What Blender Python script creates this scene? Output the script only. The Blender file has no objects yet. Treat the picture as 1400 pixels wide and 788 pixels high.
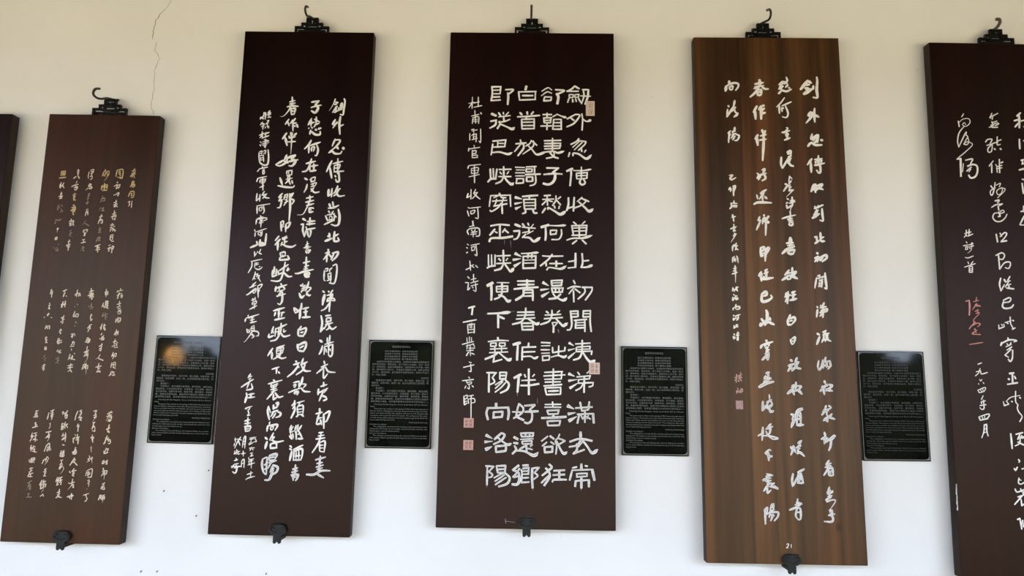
import bpy, bmesh, math, random
from mathutils import Vector, Matrix, noise
random.seed(7)
SC = bpy.context.scene
COL = SC.collection

STROKES={
1:{
'1a':'''g>n2.0 741,7452 724,7390;n2.0 693,7397 767,7422;n2.0 691,7342 770,7383;n2.0 755,7382 732,7304;n2.0 679,7303 775,7336;n2.8 713,7351 706,7265;n2.0 740,7304 760,7251;n2.0 666,7280 716,7320|g>n2.5 728,7188 708,7087;n2.0 729,7180 760,7173 748,7142;n2.0 718,7134 756,7142;n2.5 687,7063 765,7119 770,7073 733,7057|g>n2.1 692,6940 670,6855;n2.1 698,6956 773,6965 775,6857 732,6833;n2.0 709,6917 739,6925 728,6879;n2.0 721,6871 751,6879|c>n1.8 673,6740 710,6756 699,6709 716,6694 689,6655;n2.0 754,6764 752,6626''',
'1b':'''g>n2.3 380,7407 371,7274;n2.5 380,7407 500,7424 502,7253 457,7245;n2.0 407,7368 458,7385;n2.0 418,7330 462,7346;n2.2 435,7392 461,7284;n2.0 402,7259 494,7253|c>n2.5 405,7159 422,7143;n2.1 353,7065 418,7105 396,7019;n2.0 404,7012 438,7051;n2.1 428,7082 471,7106 461,7051 441,7028|c>n1.8 364,6880 430,6904;n2.8 429,6920 466,6928 449,6866|c>n2.7 428,6773 419,6635;n2.0 381,6719 446,6743;n2.0 378,6672 458,6697;n2.0 422,6681 390,6627;n2.1 422,6681 464,6636|c>n2.1 412,6558 413,6474;n2.0 374,6481 446,6513;n2.1 392,6451 383,6397;n2.1 400,6451 451,6467 449,6414;n2.0 410,6428 439,6436;n2.1 385,6374 444,6391 432,6360;n2.0 358,6419 393,6443|c>n2.1 393,6290 391,6237;n2.0 359,6252 426,6268;n2.0 358,6191 393,6222;n2.0 382,6176 365,6122;n2.0 421,6238 453,6223;n2.3 396,6191 475,6147;n2.0 417,6199 417,6131;n2.0 436,6162 470,6125|c>n2.3 381,6039 383,5948;n2.0 388,6039 433,6048 427,5949;n2.0 392,6002 421,6010;n1.8 390,5949 423,5919 460,5920|c>n1.8 365,5827 401,5843;n2.1 349,5759 405,5798;n2.4 385,5775 377,5707;n2.0 407,5783 440,5753;n2.1 428,5798 471,5814 462,5753;n2.1 447,5829 440,5678;n2.0 431,5768 467,5784''',
'1c':'''g>n2.5 123,7394 99,7324 89,7277;n2.0 93,7308 150,7278;n2.2 135,7418 157,7356 133,7293;n2.0 163,7371 215,7388 219,7341;n2.0 180,7356 194,7294;t2.3 221,7326 170,7224 130,7169|g>n2.8 109,7083 95,6990;n2.0 82,7044 134,7061;n3.1 150,7123 155,6999;n2.8 162,7084 206,7093 207,7016;n2.8 120,6975 210,6985;n2.5 173,7046 203,7054|w>n1.8 139,6860 130,6798;n2.0 109,6783 166,6822;n2.1 126,6767 107,6729;n2.1 153,6799 189,6815 187,6761;n1.8 143,6752 195,6761|w>t1.8 119,6614 97,6537;n2.0 143,6599 187,6615;n2.7 170,6599 170,6553;n2.4 149,6545 201,6554|c>n2.3 156,6469 136,6377;n2.1 117,6415 175,6439;n2.3 141,6400 101,6277;n2.3 152,6370 183,6355 182,6294 159,6293;n2.0 125,6338 168,6355|w>n2.1 145,6209 150,6095;n2.0 121,6156 179,6172;n2.0 128,6087 179,6104;n2.4 139,6126 168,6134|w>n2.0 130,5996 102,5905;n2.0 158,6012 143,5944;n2.0 141,5959 183,5990;n1.8 137,5921 180,5944 175,5922|c>n2.3 89,5806 190,5846;n2.1 139,5830 154,5687;n2.7 123,5769 181,5786;n2.0 112,5731 193,5748;n2.0 127,5800 157,5808''',
'1d':'''c>n1.8 -194,7365 -207,7271 -195,7225;n2.2 -167,7396 -108,7413 -116,7343;n2.0 -156,7366 -111,7374;n2.0 -160,7327 -116,7343;n2.2 -137,7327 -139,7273;n1.8 -169,7264 -124,7273 -126,7218 -154,7202|c>n2.1 -153,7117 -177,7055;n2.5 -166,7094 -129,7102 -133,7071;t1.8 -188,7016 -229,6969;n2.8 -169,7055 -107,7041 -127,7009 -165,7016|w>n1.8 -174,6885 -131,6909;n2.3 -146,6909 -165,6793;n2.0 -169,6839 -134,6863;n1.8 -178,6777 -143,6801|w>n1.8 -193,6708 -142,6724;n2.0 -160,6747 -160,6677;n2.0 -187,6715 -176,6685|w>n2.1 -171,6562 -143,6586 -130,6532;n2.0 -160,6532 -172,6508|c>n2.1 -163,6562 -180,6439;n2.1 -151,6517 -136,6525 -129,6456;n2.0 -172,6501 -150,6509|w>t1.8 -162,6333 -219,6233;n2.1 -171,6279 -75,6228|c>n2.3 -179,6142 -181,6089;n2.1 -171,6135 -105,6151 -114,6098;n3.0 -151,6089 -151,6021;n2.0 -156,6067 -127,6075;n2.1 -166,6021 -137,6029|c>n2.1 -187,5937 -136,5946;n2.1 -203,5869 -115,5893;n2.0 -156,5922 -160,5892|w>t1.8 -158,5801 -200,5702;n1.8 -177,5771 -134,5787 -157,5726;n2.1 -157,5726 -125,5704''',
'1e':'''c>n2.2 -428,7415 -422,7283;n2.0 -444,7352 -401,7377;n2.0 -440,7384 -411,7400;n2.0 -433,7314 -404,7330;n2.5 -506,7219 -457,7259;n2.8 -412,7267 -385,7221|c>t2.2 -424,7159 -448,7104;n2.3 -525,7041 -475,7072 -394,7097;n2.1 -438,7081 -447,7019;n2.5 -469,7018 -404,7043 -427,6981 -458,6980|g>n2.8 -449,6903 -449,6756;n2.0 -483,6864 -417,6888;n2.0 -471,6825 -420,6842;n2.0 -460,6787 -411,6757|g>n2.7 -452,6649 -423,6657;n2.4 -470,6602 -404,6627;n2.7 -486,6541 -393,6589;n2.7 -447,6603 -447,6526;n2.0 -427,6557 -402,6535;n2.0 -462,6526 -409,6527|g>n2.4 -478,6602 -395,6611;n2.7 -457,6557 -406,6573 -415,6511;n2.1 -478,6541 -437,6511;n2.7 -443,6496 -423,6450|c>n2.1 -459,6365 -461,6312;n2.1 -498,6303 -456,6335;n2.4 -493,6258 -458,6281 -474,6220;n2.3 -454,6312 -410,6328 -416,6244;n2.0 -428,6282 -392,6229;n2.0 -460,6228 -431,6244|w>n1.5 -435,6137 -461,6098;n1.5 -463,6053 -421,6084 -467,6015;n2.0 -443,6008 -429,6016|c>n2.4 -450,5932 -465,5863;n2.0 -475,5886 -432,5902;n2.1 -504,5810 -425,5841;n2.1 -457,5856 -456,5712;n2.3 -479,5780 -429,5804;n2.0 -491,5825 -439,5766''',
'1f':'''g>n2.3 -773,7362 -771,7269;n2.2 -766,7362 -683,7371;n2.8 -754,7323 -694,7332;n2.3 -690,7363 -695,7278;n2.0 -750,7285 -690,7293;n2.8 -804,7221 -668,7239;n2.0 -742,7355 -726,7277|c>n2.3 -748,7129 -776,7044;n2.2 -750,7083 -759,7021;n2.0 -694,7123 -731,7044;n2.3 -719,7076 -682,7014;n2.0 -773,7013 -744,7029|c>n2.3 -725,6921 -731,6844;n2.0 -742,6874 -706,6890;n2.3 -768,6827 -693,6844;n2.4 -748,6789 -711,6798 -707,6829;n2.0 -731,6844 -732,6782|w>n1.8 -762,6643 -766,6543;n1.5 -733,6651 -733,6582;n1.5 -696,6659 -669,6622;n1.8 -693,6567 -658,6522 -709,6506|w>n1.8 -768,6352 -785,6305;n2.4 -789,6267 -768,6290;n1.8 -758,6329 -662,6354;n2.0 -721,6337 -696,6322|c>t2.4 -717,6170 -722,6078;n2.1 -737,6146 -701,6162|c>n2.7 -740,5971 -743,5926;n2.7 -726,5979 -710,5972 -720,5926;n2.0 -738,5949 -716,5954|w>t1.5 -756,5774 -759,5729;n1.8 -673,5836 -664,5821;n1.5 -717,5760 -703,5700;n1.8 -688,5768 -659,5708;n2.0 -703,5700 -666,5704''',
'2a':'''c>n1.9 698,4957 694,4920;n1.9 630,4897 746,4921;n1.9 650,4912 632,4874;n1.9 684,4876 660,4816;n1.9 639,4808 701,4854;n2.1 673,4831 652,4749;n1.8 730,4862 716,4773;n2.1 713,4809 749,4818 739,4766|c>n1.8 701,4698 703,4610;n1.9 656,4631 735,4655;n1.9 683,4587 733,4603;n1.9 662,4572 690,4587;n1.9 680,4543 737,4559;n2.1 691,4506 748,4522;n1.9 679,4477 744,4493 741,4448 689,4447|c>n2.2 670,4344 662,4270;n1.9 704,4374 690,4286;n2.1 692,4344 750,4360 749,4294 707,4271;n1.9 716,4330 727,4287|c>n2.1 699,4125 678,4037;n1.9 662,4051 739,4097;n1.9 658,4022 692,4044;n1.9 696,4081 696,4008;n1.9 711,4074 733,4082 731,4023;n1.9 706,4052 728,4060|c>n2.0 689,3935 674,3862;n2.1 650,3876 714,3899;n2.0 669,3833 704,3855;n2.0 637,3788 708,3812;n1.9 724,3877 747,3863;n2.0 719,3848 738,3805;n1.9 683,3768 756,3776|c>n2.0 678,3673 650,3586;n2.0 656,3600 698,3623 676,3543;n2.0 703,3645 739,3653 730,3595;n1.9 716,3587 741,3599|c>n1.9 669,3470 657,3369;n1.7 653,3412 686,3442;n2.0 705,3478 701,3370;n1.7 705,3478 742,3472 743,3386;n1.9 702,3428 731,3436;n1.9 700,3377 753,3357|c>n2.0 672,3298 657,3225;n1.9 636,3210 677,3240;n1.9 700,3305 691,3255;n1.9 696,3276 739,3285;n2.2 701,3219 752,3227;n1.9 726,3270 738,3220''',
'2b':'''c>n1.9 410,4937 418,4781;n1.9 386,4877 444,4893;n1.9 395,4869 407,4818 444,4826;n1.9 445,4885 451,4826;n1.9 412,4848 433,4855|c>n2.2 379,4654 358,4573;n1.9 376,4617 404,4559;n2.4 427,4700 419,4559;n1.9 414,4677 480,4686;n2.4 456,4700 463,4560;n2.2 426,4633 477,4642;n1.9 422,4596 481,4605;n2.1 440,4567 487,4546|w>n1.8 400,4456 378,4382;n1.9 378,4382 419,4412;n1.9 437,4457 435,4398;n1.6 448,4420 491,4436;n1.8 457,4398 451,4317;n1.9 438,4368 481,4384|c>n2.1 400,4235 365,4147;n2.1 390,4191 382,4118;n2.2 444,4236 431,4148;n1.9 419,4192 469,4208;n2.1 450,4178 449,4119;n1.9 433,4134 469,4134 458,4105|c>n1.9 394,4009 412,4046;n1.8 374,3943 395,3928;n2.2 419,3973 411,3914;n1.9 427,3973 453,4003;n2.1 422,3944 458,3959 454,3922 418,3914|c>n2.0 380,3783 442,3828;n2.2 433,3842 424,3711;n2.2 393,3732 419,3762;n1.9 388,3710 426,3697|c>t1.9 418,3624 388,3565 340,3528;n2.3 397,3544 489,3510|c>n2.0 414,3450 398,3392;n2.2 357,3370 463,3401;n2.2 398,3392 413,3320;n2.0 396,3342 439,3357;n2.3 381,3277 452,3300;n2.3 393,3306 454,3278''',
'2c':'''c>n2.4 104,4945 99,4923;n2.4 74,4878 153,4901;n3.0 108,4908 110,4819;n3.0 53,4796 161,4827;n2.7 70,4840 151,4849;n2.7 106,4789 86,4759;n3.0 127,4797 135,4723;n2.4 141,4805 167,4768|w>n1.6 81,4596 107,4560;n2.4 136,4642 136,4568;n1.8 126,4597 181,4562;n1.6 118,4531 169,4539|c>n2.2 158,4429 144,4347;n1.9 147,4392 175,4407;n1.9 144,4347 164,4296 183,4333|c>n2.1 138,4200 188,4216;n2.4 107,4141 154,4186;n2.5 152,4201 153,4128;n1.9 125,4112 173,4143|c>n1.9 139,4113 122,4068;n2.1 127,3952 107,3864;n2.1 92,3864 133,3894;n2.2 121,3937 150,3945 151,3865;n2.1 153,3909 181,3924 173,3858;n1.9 122,3857 159,3850|c>n2.0 145,3777 138,3705;n2.2 91,3660 182,3706;n2.0 107,3646 170,3676;n2.0 92,3580 152,3640;n2.0 150,3661 150,3589;t1.9 173,3647 169,3546 146,3488 113,3458;n1.9 111,3617 128,3588|c>n1.9 103,3414 83,3320;n1.9 103,3414 138,3430 122,3372;n1.9 110,3342 142,3386;n2.0 146,3415 148,3336;n1.9 157,3387 192,3402 192,3330;t1.9 158,3444 174,3229''',
'2d':'''c>n2.1 -175,4909 -182,4768;n1.9 -217,4812 -153,4843;n1.9 -196,4827 -207,4790;n1.9 -138,4843 -138,4777;n1.9 -124,4851 -102,4785;n1.8 -148,4799 -105,4814|w>n1.8 -160,4628 -127,4599;n1.8 -198,4568 -182,4561|c>n2.2 -180,4473 -206,4369;n1.9 -190,4362 -171,4392;n2.1 -152,4422 -154,4363;n2.1 -152,4415 -108,4423 -110,4371 -146,4363|w>n1.8 -137,4275 -148,4238;n2.7 -156,4179 -142,4187;n1.3 -120,4254 -109,4224|c>n1.9 -212,4017 -132,4026;n2.1 -176,4018 -199,3959;n1.9 -166,3996 -182,3945;n1.8 -138,4012 -127,3983|c>n2.1 -152,3873 -168,3814;n1.9 -166,3858 -129,3859 -130,3800;n1.8 -189,3799 -162,3822;n1.9 -200,3770 -128,3779;n1.5 -173,3727 -165,3691|c>n1.9 -184,3618 -209,3509;n1.9 -210,3523 -169,3553;n1.9 -137,3597 -157,3510;n1.9 -128,3583 -130,3525 -77,3511;n1.5 -105,3641 -93,3620|c>n2.2 -149,3430 -164,3365;n2.2 -203,3386 -110,3410;n2.2 -205,3342 -105,3366;n2.2 -171,3365 -150,3308;n2.0 -191,3278 -135,3308;n2.3 -143,3308 -116,3265''',
'2e':'''c>n2.1 -469,4874 -391,4912;n2.1 -426,4889 -449,4763;n1.9 -442,4830 -413,4838;n2.1 -432,4808 -449,4763;n1.8 -392,4786 -383,4771|c>n2.2 -439,4667 -464,4555;n1.9 -476,4599 -427,4623;n2.4 -396,4682 -397,4557;n2.2 -446,4593 -381,4616;n1.9 -470,4548 -442,4563|c>n2.1 -393,4387 -402,4336;n1.9 -447,4335 -390,4358;n1.8 -421,4298 -378,4314;n1.9 -417,4335 -403,4277;n2.1 -445,4254 -417,4269;n2.1 -394,4262 -413,4225|c>n2.1 -423,4115 -447,4071;n1.9 -434,4086 -405,4093;n1.9 -453,4056 -413,4027;n1.9 -424,4056 -426,4015|c>n1.9 -454,3932 -469,3866;n1.9 -475,3851 -455,3873 -464,3822;n2.1 -431,3925 -444,3837;n1.9 -419,3881 -383,3889;n2.1 -421,3838 -379,3853;n1.9 -448,3815 -421,3830|c>n1.9 -436,3699 -461,3662;n1.9 -426,3678 -422,3641;n2.0 -384,3700 -410,3663;n1.9 -402,3664 -392,3635 -372,3657|w>n1.6 -421,3569 -438,3518;n1.9 -467,3517 -395,3533;n1.8 -414,3504 -416,3460;n1.9 -434,3489 -391,3497;n1.6 -458,3438 -416,3460;n1.9 -407,3439 -398,3425''',
'2f':'''c>n2.4 -704,4906 -716,4816;n2.1 -719,4846 -669,4862;n2.1 -685,4876 -685,4802;n1.8 -690,4824 -685,4743;n1.9 -709,4817 -672,4825|c>n1.8 -717,4631 -705,4609;n1.9 -726,4579 -691,4595;n2.1 -712,4579 -712,4513;n2.1 -727,4520 -689,4514|c>n2.4 -709,4425 -725,4373;n1.9 -735,4395 -693,4410;n1.2 -795,4334 -775,4350;n1.3 -656,4345 -632,4331|c>n2.1 -726,4182 -742,4123;n1.8 -747,4108 -715,4153;n2.1 -696,4175 -696,4109;n2.1 -687,4168 -658,4169 -659,4110|c>n2.2 -700,3955 -709,3904;n1.9 -727,3926 -684,3941;n2.2 -715,3889 -679,3898;n1.9 -705,3868 -684,3876;n2.2 -709,3839 -673,3839;n1.9 -702,3904 -695,3846|c>n2.5 -707,3751 -700,3693;n2.1 -685,3752 -672,3701;n1.9 -699,3722 -678,3727;n1.9 -700,3693 -676,3697|w>t1.6 -688,3585 -731,3511;n1.9 -706,3548 -692,3556;n1.6 -681,3520 -652,3528;n1.6 -693,3498 -669,3484|c>n2.0 -683,3411 -685,3361;n2.0 -715,3374 -659,3397;n2.0 -719,3338 -669,3354;n2.2 -687,3382 -683,3281;n2.0 -708,3309 -665,3318''',
'3a':'''c>n2.3 758,2514 683,2463;n2.2 709,2492 774,2500;n2.3 673,2413 764,2451;t2.0 726,2471 668,2328;n2.3 726,2400 768,2415 754,2330;n2.1 714,2372 748,2323;n2.0 703,2336 733,2323|c>n2.4 740,2259 725,2188;n2.1 691,2166 760,2203;n2.1 740,2189 707,2153;n2.3 737,2146 755,2105;n2.0 716,2132 733,2111|c>n2.1 718,2048 692,1949 662,1885;n2.3 662,1885 694,1921;n1.9 749,2020 726,1964;n2.0 733,1964 775,1979 751,1936;n2.0 764,1951 791,1965 790,1909 755,1894;n2.0 693,2005 723,1992|c>n2.0 727,1810 700,1725;n2.0 730,1782 765,1797 743,1726;n2.1 688,1704 723,1712 765,1727;n2.0 683,1753 695,1704|c>n2.3 694,1572 672,1509;n2.1 675,1544 709,1565 707,1516;n2.0 672,1509 704,1516;n2.0 733,1538 772,1581;n2.1 765,1580 766,1504;n2.0 743,1510 773,1504|c>n2.4 702,1426 712,1392;n2.1 694,1364 742,1385;n2.1 681,1280 718,1336;n2.0 710,1343 738,1351 729,1295;n2.0 736,1371 785,1380 770,1324;t2.1 745,1351 738,1212;n2.0 764,1310 783,1331|c>n2.0 758,1158 735,1102;n1.8 711,1122 752,1144;n1.8 715,1088 699,1032;n1.8 703,1067 757,1096;n1.8 730,1074 728,1026;n2.0 752,1075 770,1034 742,1026|c>n2.2 697,915 670,825;n2.0 683,908 711,916 711,847;n1.8 687,874 707,881;n2.0 727,902 782,924;n2.0 736,882 734,827;t2.1 754,910 754,773;n2.0 744,868 785,890 776,835''',
'3b':'''c>n2.2 402,2513 466,2529;n2.0 459,2521 436,2464;n2.2 411,2428 466,2451;n2.6 443,2464 457,2401 421,2393;t1.3 445,2379 401,2315|c>n1.9 404,2287 453,2302;n1.9 432,2287 402,2167;n1.9 402,2167 439,2224 465,2182;n1.7 412,2139 464,2126 458,2182|c>n2.0 428,2055 418,2012;n2.1 397,1998 461,2013;n2.3 439,2013 428,1985 449,1915;n2.6 447,2006 437,1964|c>t2.0 426,1830 428,1774 441,1719|c>n1.8 404,1655 423,1614;n1.8 382,1592 430,1614;t1.8 405,1579 368,1522;n1.8 464,1636 441,1580;n1.7 439,1600 481,1615;t1.8 461,1594 477,1511;n2.0 405,1586 415,1551|c>n1.8 391,1370 373,1273;n2.0 391,1370 488,1407 489,1262;n2.1 419,1246 490,1255;n1.8 403,1329 444,1344;n2.3 421,1357 416,1274;n1.8 440,1316 460,1330;n2.0 407,1287 449,1302|c>n1.4 452,1205 419,1177;n1.4 434,1163 462,1178 438,1129;n1.5 424,1129 452,1136 451,1074|w>t1.3 426,1039 424,991|c>n1.8 368,907 472,944;n2.0 430,929 413,894;n1.8 428,888 441,833 423,792;n2.1 409,791 442,820;n2.0 438,861 454,840''',
'3c':'''c>n2.4 90,2506 62,2427 50,2335;n2.0 125,2513 167,2529;n2.4 135,2492 164,2493 155,2443;n2.2 133,2443 168,2451;n2.4 149,2429 119,2372;n2.6 124,2386 176,2380 144,2337;n2.3 143,2344 182,2324|c>n2.4 124,2259 112,2230;n2.1 100,2209 148,2231;n2.3 127,2224 131,2118;n1.9 140,2210 138,2196|c>n1.6 80,2053 97,2033;n2.1 45,1975 86,1997 56,1948 69,1892;n2.1 130,2062 125,1977;n2.3 109,1991 171,2013;n2.0 106,1949 162,1964;n2.1 138,1992 158,1873;n2.0 158,2006 161,1908|c>n2.3 121,1809 107,1739;n2.3 67,1710 141,1761;n2.4 107,1739 77,1682;n2.4 104,1697 144,1733 135,1684;n2.0 99,1676 127,1683|c>n2.3 121,1607 85,1543 43,1465;n2.0 97,1564 139,1579 102,1516;n2.5 114,1537 186,1469|c>n2.1 50,1334 72,1327;n2.1 136,1405 104,1363;n2.0 91,1349 182,1372;n2.5 119,1363 136,1267;n2.3 110,1308 152,1322;n2.1 106,1280 144,1260;n2.0 48,1355 56,1341|c>n1.8 50,1133 66,1124;n2.1 128,1211 117,1114;n2.1 80,1120 170,1150;t2.0 128,1142 107,1073 50,1002;n2.4 120,1087 154,1101 146,1046;n2.0 151,1060 167,1046|c>n2.0 136,936 115,866;n2.1 51,865 99,886 102,852;n2.2 114,880 176,895;n2.2 145,922 142,819;n2.0 86,866 118,839''',
'3d':'''c>n2.2 -192,2492 -208,2435;n2.2 -181,2450 -139,2472;n2.3 -115,2515 -144,2450;n2.6 -151,2443 -153,2394;n2.6 -141,2422 -113,2430 -120,2366;n2.0 -149,2365 -114,2369;n2.0 -220,2477 -206,2484|c>n2.3 -197,2265 -200,2166;n2.0 -188,2251 -160,2259;n2.4 -196,2195 -161,2210 -176,2146;n2.0 -134,2288 -149,2224;n2.3 -149,2224 -86,2254;n2.0 -133,2210 -135,2168;n2.0 -112,2225 -79,2183;n2.3 -205,2145 -170,2153|c>n2.1 -154,2076 -169,2012;n2.0 -177,2019 -121,2042;n2.3 -169,1949 -124,1999;n2.0 -111,2084 -97,2014 -100,1916;n2.1 -100,2042 -126,1957;n2.1 -137,1985 -154,1942|c>n2.4 -144,1852 -107,1845|c>n2.3 -153,1739 -168,1676;n2.1 -166,1662 -120,1705;n2.1 -124,1733 -120,1636;n2.1 -103,1748 -110,1678;n2.0 -117,1677 -92,1706;n2.0 -170,1634 -158,1649|c>n2.6 -161,1676 -170,1634;n2.3 -153,1677 -125,1684 -134,1628;n2.0 -109,1671 -94,1664 -98,1629;n2.0 -162,1628 -112,1625|c>n1.8 -154,1551 -105,1566;n1.8 -126,1559 -133,1496;n1.8 -160,1474 -113,1503;n1.8 -138,1468 -164,1384;n2.1 -161,1419 -127,1440 -144,1391;n2.0 -110,1483 -111,1427;t1.6 -84,1435 -72,1393 -101,1330 -133,1295|c>n2.1 -176,1231 -196,1148;n2.1 -196,1155 -164,1183 -174,1079;n2.3 -147,1232 -151,1135;n2.4 -152,1211 -84,1240;n2.4 -112,1233 -110,1150;n2.3 -141,1170 -78,1185;n2.3 -122,1136 -95,1150 -96,1095;n2.0 -160,1087 -141,1108|c>n2.1 -109,1012 -120,915;n2.1 -151,942 -97,971;n2.0 -140,901 -93,930;n2.2 -162,846 -117,888;n2.1 -114,861 -56,855;n2.0 -110,895 -98,854''',
'3e':'''c>n2.0 -481,2464 -502,2336;n1.9 -502,2336 -486,2386;n2.2 -447,2493 -385,2523;n2.3 -412,2501 -415,2402;n2.0 -450,2450 -393,2466;n2.0 -439,2415 -389,2430;n2.0 -436,2387 -394,2402;n2.2 -408,2402 -415,2331|c>t2.0 -436,2260 -429,2203 -452,2146;n2.0 -441,2175 -428,2189|c>n2.3 -496,2082 -397,2105;n2.0 -438,2090 -443,2006;n2.1 -491,1977 -411,2042;t2.1 -447,2041 -420,1992 -454,1907;n2.4 -466,2012 -433,1978|c>n2.1 -460,1830 -490,1717;n2.3 -460,1830 -407,1873 -391,1797 -364,1748;n2.0 -441,1795 -414,1810;n2.0 -438,1768 -433,1719;n2.1 -418,1782 -391,1734;n2.0 -392,1811 -422,1754|c>n1.8 -453,1579 -499,1543;n2.1 -479,1550 -507,1487;n2.0 -428,1614 -447,1530;n1.8 -414,1621 -387,1573;t1.8 -399,1545 -454,1460;n2.0 -429,1558 -415,1566|c>n2.0 -444,1370 -410,1392;n2.3 -431,1384 -432,1266;n2.0 -461,1328 -405,1343;n2.0 -452,1252 -409,1253;n1.8 -436,1301 -408,1309|c>n2.3 -471,1169 -511,1078;n2.5 -486,1113 -481,1003;n2.3 -494,1058 -462,1093;n2.3 -436,1176 -449,1100;n2.1 -451,1114 -398,1157;n2.4 -435,1100 -432,1018;n2.4 -426,1087 -392,1102 -399,1039;n2.0 -467,1010 -448,1031|c>t1.3 -429,990 -459,934;n2.0 -472,865 -420,908;n2.0 -427,908 -408,867''',
'3f':'''c>n2.0 -745,2486 -696,2501;n2.2 -724,2486 -753,2422;n2.0 -746,2429 -705,2451;n2.2 -776,2372 -727,2394;n2.2 -723,2423 -697,2381 -754,2372;n2.0 -751,2408 -715,2416|c>n2.0 -740,2252 -713,2267;n2.3 -721,2274 -718,2182;n2.3 -774,2167 -725,2182 -676,2197;n2.0 -707,2218 -693,2225|c>n2.0 -763,2068 -782,1984;n1.9 -774,1984 -742,2013 -794,1906;n1.7 -794,1906 -771,1956;n1.9 -732,2055 -676,2071;n1.9 -718,1999 -671,2028;n2.0 -694,2042 -692,1901;n1.9 -719,1943 -652,1931;n1.7 -739,1928 -713,1957|c>n2.0 -757,1830 -772,1773;n2.1 -770,1759 -737,1788 -758,1718;n2.0 -712,1824 -718,1747;n1.9 -723,1789 -674,1804;n2.0 -711,1747 -683,1762 -684,1706 -640,1700;n2.0 -721,1712 -700,1719|c>n2.3 -727,1579 -735,1523;n2.3 -720,1579 -663,1587 -672,1538;n2.3 -731,1551 -682,1559;n2.1 -721,1523 -672,1536;n1.6 -768,1557 -755,1509 -661,1504|c>n2.0 -740,1377 -678,1399;n2.0 -714,1405 -714,1343;n2.0 -747,1314 -686,1350;n2.1 -726,1315 -759,1231;n2.0 -742,1273 -666,1302;n2.1 -708,1287 -709,1232;n2.1 -745,1231 -673,1233|w>n1.8 -752,1106 -671,1157;n1.8 -706,1149 -725,1066;n1.7 -739,1058 -685,1087;t1.8 -711,1066 -764,968;n1.7 -702,1052 -701,983;n1.7 -682,1067 -680,984|w>n1.8 -702,928 -708,859;n1.5 -727,900 -685,908;n1.7 -742,838 -693,853;n1.8 -692,846 -642,847''',
},
2:{
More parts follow.
